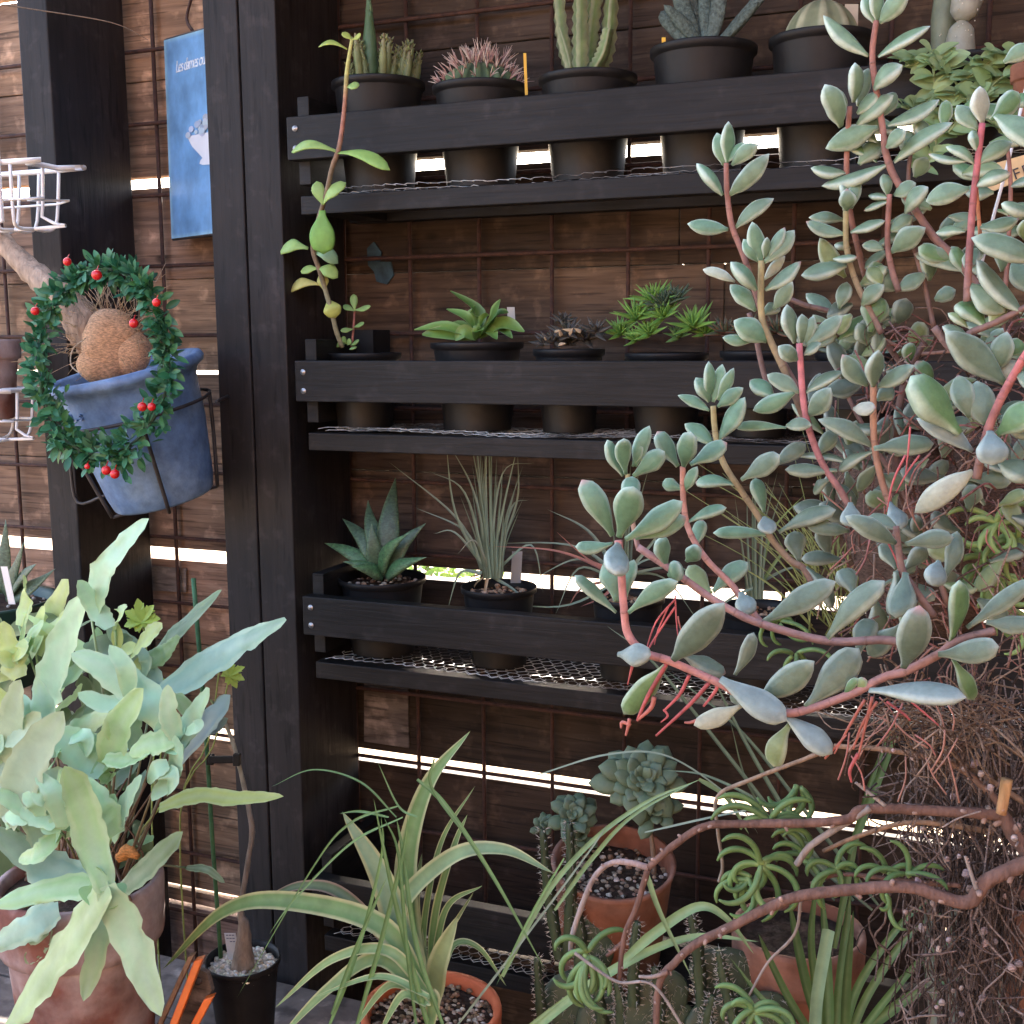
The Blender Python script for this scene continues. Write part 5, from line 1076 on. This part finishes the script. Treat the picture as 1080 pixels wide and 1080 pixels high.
# ============================================================ THICK-LEAVED SUCCULENT (foreground)
t = thing("thick_leaved_succulent", "large foreground succulent with red stems and pairs of plump grey-green paddle leaves", "succulent", at(1000, 620, -.66))
J = [] # (name, y, [stem pts], r0, r1, stem colours, leaves)
def shoot(y, stem, r0, r1, c0, c1, leaves, dyt=0, tone=0):
    n = len(stem); A = [at(q[0], q[1], y + dyt * i / max(1, n - 1)) for i, q in enumerate(stem)]; kk = mpp(A[0]); b = MB()
    b.tube(A, [(r0 + (r1 - r0) * i / (n - 1)) * kk * .68 for i in range(n)], n=12, sub=6, cols=[lerp(c0, c1, i / (n - 1)) for i in range(n)], bump=.10)
    P, _, _ = spline(A, [1] * n, 6, None); lf = MB()
    for j in range(3, len(P) - 3, 5):
        if rnd() < .3: continue
        tt = (P[j + 1] - P[j - 1]).normalized(); f_ = j / len(P); rr = (r0 + (r1 - r0) * f_) * kk * .68; c_ = lerp(lerp(c0, c1, f_), (.12, .07, .05), .35)
        b.tube([P[j] - tt * rr * .35, P[j], P[j] + tt * rr * .35], [rr * .98, rr * 1.09, rr * .98], n=12, sub=2, cols=[c_] * 3, cap=False)
    br = b.build("branch", m_stem, t); wl[br] = wl[t]; br.location = (0, 0, 0)
    for L in leaves:
        bx, by, tx, ty, w = L[:5]; kind = L[5] if len(L) > 5 else ''
        # depth of leaf base = depth of nearest stem point
        b2 = at(bx, by, y); best = min(P, key=lambda p: (at_px(p)[0] - bx) ** 2 + (at_px(p)[1] - by) ** 2); yb = best.y
        ln = math.hypot(tx - bx, ty - by); kl = mpp(b2)
        dz = ru(-.35, .45) * w * kl * 1.6 if 'e' not in kind else -.028
        if 'b' in kind: dz = abs(dz) + .006; yb += .008
        if 'f' in kind: dz = -abs(dz) - .004; yb -= .006
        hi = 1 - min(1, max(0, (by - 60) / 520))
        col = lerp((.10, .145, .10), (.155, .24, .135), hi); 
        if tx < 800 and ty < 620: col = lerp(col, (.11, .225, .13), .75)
        if 'g' in kind: col = (.10, .19, .075)
        if 'o' in kind: col = (.17, .23, .10)
        if 'u' in kind: col = (.17, .23, .215)
        if 'p' in kind: col = (.30, .33, .25)
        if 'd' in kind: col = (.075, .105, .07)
        col = jc(col, .08); edge = lerp(col, (.74, .84, .74), .34 + .28 * hi); pf = 3 if (ty < 450 or rnd() < .15) and 'g' not in kind else 0  # pale margin, strengthened on upper leaves to paint in the overhead highlight
        k2 = mpp(b2)
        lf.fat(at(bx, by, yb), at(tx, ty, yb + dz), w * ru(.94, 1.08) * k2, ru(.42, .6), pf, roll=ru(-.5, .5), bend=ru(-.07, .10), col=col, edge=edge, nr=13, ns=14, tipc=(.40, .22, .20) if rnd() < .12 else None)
    if leaves: lf.build("leaves", m_jade, br)
def at_px(p):
    q = R.transposed() @ (p - CAM); return (540 + q.x / -q.z * FPX, 540 - q.y / -q.z * FPX)
RD = (.29, .125, .09); PK = (.36, .20, .18); BN = (.19, .115, .095); YL = (.32, .27, .12)
# A: far-left upper shoot
shoot(-.66, [(853, 450), (838, 405), (812, 358), (800, 318), (785, 272), (772, 238), (767, 203), (766, 172)], 5.5, 4, BN, RD, [(767, 173, 768, 128, 17), (763, 174, 756, 140, 15), (772, 174, 800, 152, 17), (768, 170, 786, 150, 15), (762, 206, 735, 172, 18, 'f'), (769, 206, 811, 162, 20), (768, 242, 725, 236, 17), (776, 240, 816, 209, 18)])
shoot(-.68, [(853, 452), (842, 425), (828, 392), (812, 358), (803, 330), (803, 275)], 6, 5, BN, YL, [(803, 277, 793, 234, 19), (800, 276, 784, 252, 14), (806, 272, 809, 250, 11), (806, 277, 838, 243, 20), (811, 270, 828, 240, 13), (798, 306, 771, 276, 22, 'f'), (797, 328, 770, 300, 18), (775, 297, 741, 284, 12, 'p'), (807, 306, 845, 276, 19), (816, 326, 836, 297, 18), (805, 332, 822, 322, 15, 'b'), (809, 360, 774, 338, 25), (793, 360, 762, 356, 13), (806, 295, 828, 270, 12, 'bp')])
shoot(-.62, [(820, 430), (806, 395), (796, 350), (790, 330)], 4.5, 4, BN, BN, [])
# B: tall upright
shoot(-.64, [(1050, 330), (1030, 300), (1008, 273), (985, 250), (963, 218), (943, 186), (934, 160), (931, 135), (925, 100), (920, 60), (924, 22)], 7, 4.5, BN, RD, [(922, 24, 912, -6, 18), (925, 22, 926, -14, 18), (928, 24, 958, -8, 21), (916, 59, 868, 17, 21), (926, 60, 981, 27, 21), (922, 94, 951, 68, 26, 'f'), (936, 132, 991, 106, 23), (926, 134, 871, 157, 24), (935, 156, 955, 137, 20, 'f'), (943, 171, 1004, 128, 24), (935, 174, 867, 197, 23), (906, 173, 931, 150, 23, 'b'), (930, 122, 945, 98, 18, 'b'), (925, 150, 900, 140, 18, 'b'), (990, 255, 1010, 225, 18, 'b'), (1008, 273, 1040, 262, 20, 'b')])
shoot(-.60, [(930, 350), (915, 300), (905, 262), (895, 215), (893, 170), (896, 112)], 5, 4, BN, RD, [(900, 108, 902, 66, 19), (887, 134, 870, 89, 25, 'f'), (893, 118, 881, 94, 13), (905, 112, 916, 72, 17, 'b'), (904, 120, 926, 98, 20), (904, 132, 942, 100, 23), (892, 182, 855, 178, 19), (890, 232, 853, 229, 13), (897, 262, 880, 258, 15), (908, 285, 936, 264, 15), (912, 305, 940, 285, 16, 'b')], dyt=-.04)
shoot(-.64, [(930, 352), (915, 322), (903, 298), (893, 262), (892, 222)], 5, 4.2, BN, YL, [(890, 222, 888, 188, 13), (898, 220, 906, 190, 14), (893, 222, 893, 199, 18, 'f'), (891, 247, 850, 234, 15), (897, 245, 934, 233, 18), (879, 273, 904, 272, 15, 'f'), (893, 280, 845, 291, 26), (885, 325, 893, 297, 17), (909, 322, 932, 300, 18), (918, 350, 926, 312, 28, 'g'), (898, 332, 876, 352, 18, 'o')])
shoot(-.64, [(948, 308), (941, 285), (936, 255), (938, 205)], 5, 4.2, BN, RD, [(936, 206, 932, 183, 15), (938, 209, 916, 206, 15), (938, 212, 911, 222, 13), (943, 206, 966, 193, 17), (955, 224, 978, 197, 23, 'f'), (939, 244, 963, 228, 17), (940, 266, 976, 240, 25), (932, 263, 909, 258, 13), (946, 307, 977, 289, 18), (930, 300, 915, 282, 17, 'o'), (1020, 286, 964, 267, 21)])
# F: right red stem
shoot(-.70, [(1020, 318), (1021, 290), (1023, 258), (1026, 215), (1030, 180), (1036, 130)], 6, 5, BN, (.42, .11, .12), [(1036, 130, 1033, 91, 21, 'p'), (1031, 136, 1009, 111, 19), (1045, 127, 1074, 97, 22, 'g'), (1050, 122, 1098, 156, 27, 'f'), (1031, 160, 1026, 137, 20), (1028, 173, 998, 154, 15), (1020, 170, 979, 163, 12), (1032, 172, 1067, 150, 21), (1030, 196, 1066, 182, 25), (1022, 199, 976, 212, 23), (1018, 244, 987, 245, 17), (1034, 240, 1075, 231, 17), (1087, 226, 1056, 215, 21, 'f'), (1095, 275, 1025, 250, 29, 'f'), (1020, 285, 1030, 262, 18, 'b'), (1022, 300, 1060, 330, 30, ''), (1078, 330, 1029, 275, 32, ''), (1095, 310, 1068, 275, 24, 'b')])
shoot(-.69, [(1034, 250), (1031, 215), (1029, 190)], 3, 3, (.5, .2, .1), (.5, .2, .1), [])
shoot(-.70, [(985, 345), (1005, 368), (1022, 352), (1050, 340), (1100, 315)], 6, 5, BN, BN, [(1040, 346, 1012, 318, 30, 'g'), (1045, 344, 1056, 316, 22, 'o'), (1060, 404, 996, 350, 34, 'f'), (1022, 358, 994, 344, 19), (1050, 392, 1062, 350, 24), (1052, 396, 1080, 384, 22, 'p'), (1060, 377, 1079, 360, 20, 'g'), (1020, 345, 1000, 330, 15, 'o'), (1075, 395, 1110, 360, 26, '')])
shoot(-.74, [(1030, 505), (1036, 475), (1044, 448), (1056, 420), (1068, 398), (1085, 370), (1110, 345)], 7, 6, BN, (.5, .14, .13), [(1012, 457, 960, 397, 44, 'gf'), (1026, 476, 967, 441, 23, 'u'), (922, 473, 985, 468, 24, 'b'), (1044, 455, 1046, 490, 34, 'uf'), (1054, 488, 1092, 506, 32, ''), (1052, 458, 1090, 428, 36, 'g'), (1026, 497, 964, 541, 27, 'p'), (1040, 448, 1030, 402, 32, 'b'), (1022, 440, 1010, 395, 26, 'b'), (1072, 395, 1098, 402, 22, ''), (1056, 440, 1090, 460, 22, 'b')])
# H
shoot(-.70, [(897, 540), (888, 520), (868, 490), (854, 455), (847, 420), (843, 362)], 5.5, 5, BN, (.48, .16, .17), [(838, 362, 830, 321, 21), (845, 362, 846, 331, 16), (850, 362, 858, 333, 13), (850, 364, 889, 333, 20), (841, 380, 821, 365, 18, 'f'), (848, 374, 866, 362, 15), (843, 414, 809, 395, 18), (850, 414, 889, 391, 19), (853, 438, 876, 409, 23), (838, 414, 794, 433, 20), (816, 418, 791, 401, 20, 'b'), (829, 449, 856, 448, 16, 'f'), (829, 451, 774, 450, 12, 'b'), (920, 471, 863, 442, 21), (883, 496, 828, 496, 17), (896, 488, 840, 480, 15, 'b'), (897, 530, 899, 556, 23, 'uf'), (862, 480, 880, 455, 18, 'b'), (876, 505, 858, 520, 16, 'b')])
# I
shoot(-.70, [(945, 560), (938, 532), (928, 500), (922, 465), (921, 405)], 5.5, 5, BN, (.42, .22, .13), [(915, 407, 888, 374, 22), (921, 408, 926, 369, 25, 'f'), (926, 408, 964, 385, 20), (925, 422, 942, 408, 18, 'b'), (900, 431, 924, 430, 17, 'fp'), (921, 476, 884, 496, 18), (924, 472, 965, 470, 20, 'b'), (938, 530, 951, 558, 23, 'uf'), (928, 500, 955, 515, 18, 'b'), (925, 490, 905, 520, 16, 'b')])
# J
shoot(-.70, [(862, 625), (848, 600), (835, 592), (815, 570), (800, 545), (780, 515), (763, 488), (755, 460), (752, 428)], 5.5, 4.5, BN, YL, [(746, 422, 748, 381, 14), (748, 424, 734, 398, 18), (752, 424, 762, 384, 16), (757, 422, 774, 388, 14), (748, 433, 715, 417, 13), (757, 429, 784, 409, 15), (758, 464, 786, 419, 21), (752, 469, 722, 447, 18), (776, 511, 733, 508, 17), (782, 506, 823, 480, 24, 'f'), (815, 492, 850, 468, 18, 'b'), (806, 540, 797, 504, 19, 'b'), (806, 545, 813, 563, 20, 'uf'), (815, 564, 752, 562, 15), (822, 561, 881, 537, 21), (896, 560, 851, 555, 16), (843, 592, 838, 560, 21, 'b'), (850, 598, 880, 641, 20), (902, 625, 887, 600, 23, 'b')])
# M
shoot(-.74, [(803, 657), (785, 635), (770, 615), (745, 590), (727, 560), (721, 530), (720, 492)], 5.5, 4.5, PK, (.45, .22, .16), [(715, 492, 693, 455, 20), (721, 492, 728, 456, 23, 'f'), (728, 490, 767, 467, 21), (720, 516, 699, 508, 14), (723, 517, 735, 492, 15), (725, 551, 766, 535, 15), (733, 577, 741, 548, 17, 'b'), (724, 592, 736, 576, 18, 'f'), (750, 626, 726, 597, 23, 'o'), (752, 624, 789, 593, 22), (781, 625, 789, 648, 22, 'uf')])
shoot(-.76, [(673, 578), (668, 555), (664, 530), (662, 500)], 4, 4, PK, YL, [(657, 502, 640, 464, 19), (660, 500, 658, 462, 19, 'f'), (667, 492, 676, 468, 12), (670, 492, 685, 449, 18), (668, 502, 701, 476, 20)])
# L
shoot(-.77, [(960, 680), (930, 675), (873, 676), (803, 658), (770, 643), (743, 626), (704, 598), (673, 577)], 7, 6, BN, PK, [(703, 597, 697, 566, 21), (705, 607, 718, 598, 21, 'f'), (945, 603, 945, 650, 30, 'b')])
# K front
shoot(-.82, [(1050, 665), (1010, 676), (990, 690), (955, 708), (933, 714), (900, 731), (853, 748), (828, 752), (800, 745), (765, 724), (740, 712), (706, 697), (680, 688), (662, 668), (658, 640), (655, 600), (652, 570)], 7, 7, BN, (.50, .22, .20), [(646, 565, 614, 506, 25, 'f'), (653, 566, 668, 513, 31, 'f'), (660, 569, 720, 529, 25), (661, 542, 667, 502, 22, 'b'), (670, 568, 724, 545, 20, 'b'), (646, 573, 607, 577, 17), (652, 572, 650, 606, 30, 'ue'), (650, 634, 645, 588, 30, 'b'), (660, 632, 668, 590, 17, 'b'), (650, 646, 606, 607, 17, 'f'), (663, 646, 715, 613, 21, 'f'), (652, 690, 686, 690, 26, 'uf'), (710, 696, 764, 636, 35, 'f'), (702, 702, 658, 753, 29, 'g'), (720, 690, 765, 711, 27, 'b'), (760, 716, 830, 760, 31, 'uf'), (802, 736, 859, 697, 27), (775, 712, 795, 667, 19, 'b'), (828, 755, 878, 795, 27, 'u'), (833, 764, 815, 809, 23, 'o'), (850, 746, 906, 684, 31), (782, 744, 732, 765, 22, 'p'), (873, 673, 932, 612, 27), (917, 728, 1019, 735, 33, 'uf'), (953, 704, 970, 640, 34, 'f'), (1003, 676, 1012, 612, 25, 'g'), (990, 690, 1054, 682, 27, 'f'), (1005, 695, 1028, 739, 17, 'g'), (1020, 662, 1090, 612, 21), (1040, 656, 1090, 658, 23), (890, 735, 905, 715, 10, 'g'), (800, 730, 770, 735, 20, 'b'), (905, 728, 912, 715, 12, 'go')])
shoot(-.76, [(985, 650), (965, 622), (952, 602), (947, 575), (945, 555)], 6, 5, BN, BN, [(803, 657, 881, 613, 24), (955, 604, 945, 652, 28, 'f'), (955, 574, 1006, 567, 21), (945, 573, 892, 544, 23, 'f'), (950, 560, 915, 545, 18, 'b'), (945, 600, 930, 573, 17, 'b'), (955, 600, 977, 578, 20, 'b'), (990, 592, 984, 617, 25, 'uf'), (995, 612, 1010, 560, 20, 'b'), (905, 690, 920, 652, 27, 'b'), (900, 626, 888, 600, 23, 'b'), (950, 660, 915, 690, 24, 'b')])
# woody stems linking in the middle
shoot(-.60, [(1000, 420), (960, 395), (925, 352), (880, 330), (850, 322), (825, 312)], 5, 4, BN, BN, [(880, 330, 850, 310, 18, 'b'), (905, 345, 885, 370, 16, 'b'), (945, 375, 985, 355, 20, 'bo'), (960, 395, 925, 385, 18, 'b')])
shoot(-.60, [(1010, 370), (965, 372), (925, 355), (880, 345)], 3, 2.4, (.42, .25, .2), (.4, .3, .25), [(925, 345, 948, 325, 20, 'o'), (955, 370, 975, 340, 20, 'go')])
shoot(-.62, [(1010, 640), (985, 590), (950, 520), (945, 460), (955, 400), (975, 360)], 7, 5, BN, BN, [])
# filler foliage deeper inside the plant
random.seed(77)
fl = []
poly = [(850, 300), (900, 290), (940, 330), (1000, 400), (1085, 420), (1085, 640), (1000, 660), (900, 650), (850, 560), (840, 420)]
def inside(x, y):
    c = False
    for i in range(len(poly)):
        (x1, y1), (x2, y2) = poly[i], poly[i - 1]
        if (y1 > y) != (y2 > y) and x < (x2 - x1) * (y - y1) / (y2 - y1) + x1: c = not c
    return c
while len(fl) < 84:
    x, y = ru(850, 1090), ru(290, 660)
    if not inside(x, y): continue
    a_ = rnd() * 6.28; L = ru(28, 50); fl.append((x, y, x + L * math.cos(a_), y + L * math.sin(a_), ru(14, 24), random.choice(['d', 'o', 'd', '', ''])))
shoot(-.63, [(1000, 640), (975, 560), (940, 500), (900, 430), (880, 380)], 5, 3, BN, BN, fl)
fl = []; random.seed(91)
while len(fl) < 58:
    x, y = ru(868, 1085), ru(60, 420)
    if x < 905 + (y < 120) * 60 and y < 240: continue
    if y < 110 and x < 1040: continue
    a_ = ru(-3.3, .2); L = ru(26, 48); fl.append((x, y, x + L * math.cos(a_), y + L * math.sin(a_) * .8, ru(13, 21), random.choice(['', '', 'o', 'g', ''])))
shoot(-.63, [(985, 345), (975, 300), (962, 250), (958, 190), (962, 150)], 4, 3, BN, BN, [l for l in fl if l[0] < 985])
shoot(-.64, [(1060, 400), (1058, 340), (1062, 280), (1066, 200), (1062, 150)], 4, 3, BN, RD, [l for l in fl if l[0] >= 985])
# red aerial roots
m = MB(); random.seed(8)
for (x0, y0, x1, y1, r) in ((712, 640, 675, 700, 1.6), (712, 632, 680, 690, 1.4), (705, 640, 690, 680, 1.2), (715, 650, 720, 672, 1.2), (712, 628, 716, 680, 1.2), (690, 735, 672, 760, 3.4), (665, 765, 655, 768, 2.6), (664, 758, 660, 776, 2.6), (727, 712, 700, 750, 2.6), (748, 720, 692, 776, 2.8), (757, 722, 742, 745, 2.6), (740, 758, 722, 762, 2.4), (700, 748, 697, 762, 1.6), (668, 690, 662, 722, 1.4), (674, 690, 663, 718, 1.4), (703, 700, 672, 760, 3.2), (920, 735, 905, 800, 2.2), (925, 740, 900, 790, 2), (905, 795, 898, 825, 2.6), (912, 738, 880, 795, 2), (935, 740, 960, 760, 2), (870, 800, 893, 775, 1.6), (955, 735, 990, 765, 1.6), (930, 560, 950, 610, 1.4), (960, 450, 955, 500, 1.4), (955, 480, 935, 540, 1.6), (970, 480, 945, 520, 1.5)):
    xm, ym = (x0 + x1) / 2 + ru(-7, 7), (y0 + y1) / 2 + ru(-5, 5); yy = -.82 if y0 > 600 and x0 < 900 else -.76; c_ = random.choice([(.42, .10, .10), (.38, .13, .10), (.34, .08, .08)]); kk = mpp(at(x0, y0, yy)); m = MB(); m.tube(P3([(x0, y0), (xm, ym), (x1, y1)], yy), [r * kk * .8, r * .75 * kk, r * .45 * kk], n=7, sub=5, cols=[c_] * 3); m.build('aerial_root', m_stem, t)
m = MB()
for i in range(60):
    x, y = random.choice([(ru(845, 1000), ru(480, 700)), (ru(890, 1020), ru(730, 800)), (ru(920, 1080), ru(380, 560))]); L = ru(20, 55); a_ = ru(.6, 2.6); p = (x, y); q = (x + math.cos(a_) * L, y + math.sin(a_) * L); yy = ru(-.72, -.64); c_ = random.choice([(.34, .14, .12), (.28, .15, .12), (.34, .18, .14), (.24, .17, .13)])
    m.tube(P3([p, ((p[0] + q[0]) / 2 + ru(-6, 6), (p[1] + q[1]) / 2), q], yy), ru(.0003, .0007), n=5, sub=3, cols=[c_] * 3)
tag(m.build("root_mass", m_stem, t), kind="stuff")
# thin weed stalks behind
t = thing("wispy_grass", "wisps of thin yellow-green grass behind the thick-leaved plant", "grass tuft", at(870, 640, -.45)); m = MB()
for i in range(60):
    x0, y0 = ru(850, 900), ru(600, 680); a_ = ru(-2.6, -.9); L = ru(60, 220); m.tube(P3([(x0, y0), (x0 + math.cos(a_) * L * .5, y0 + math.sin(a_) * L * .55), (x0 + math.cos(a_) * L, y0 + math.sin(a_) * L * .9)], ru(-.5, -.35)), [.0007, .0005, .0002], n=4, sub=4, cols=[jc((.26, .30, .10), .2)] * 3)
m.build("stalks", m_leaf, t)
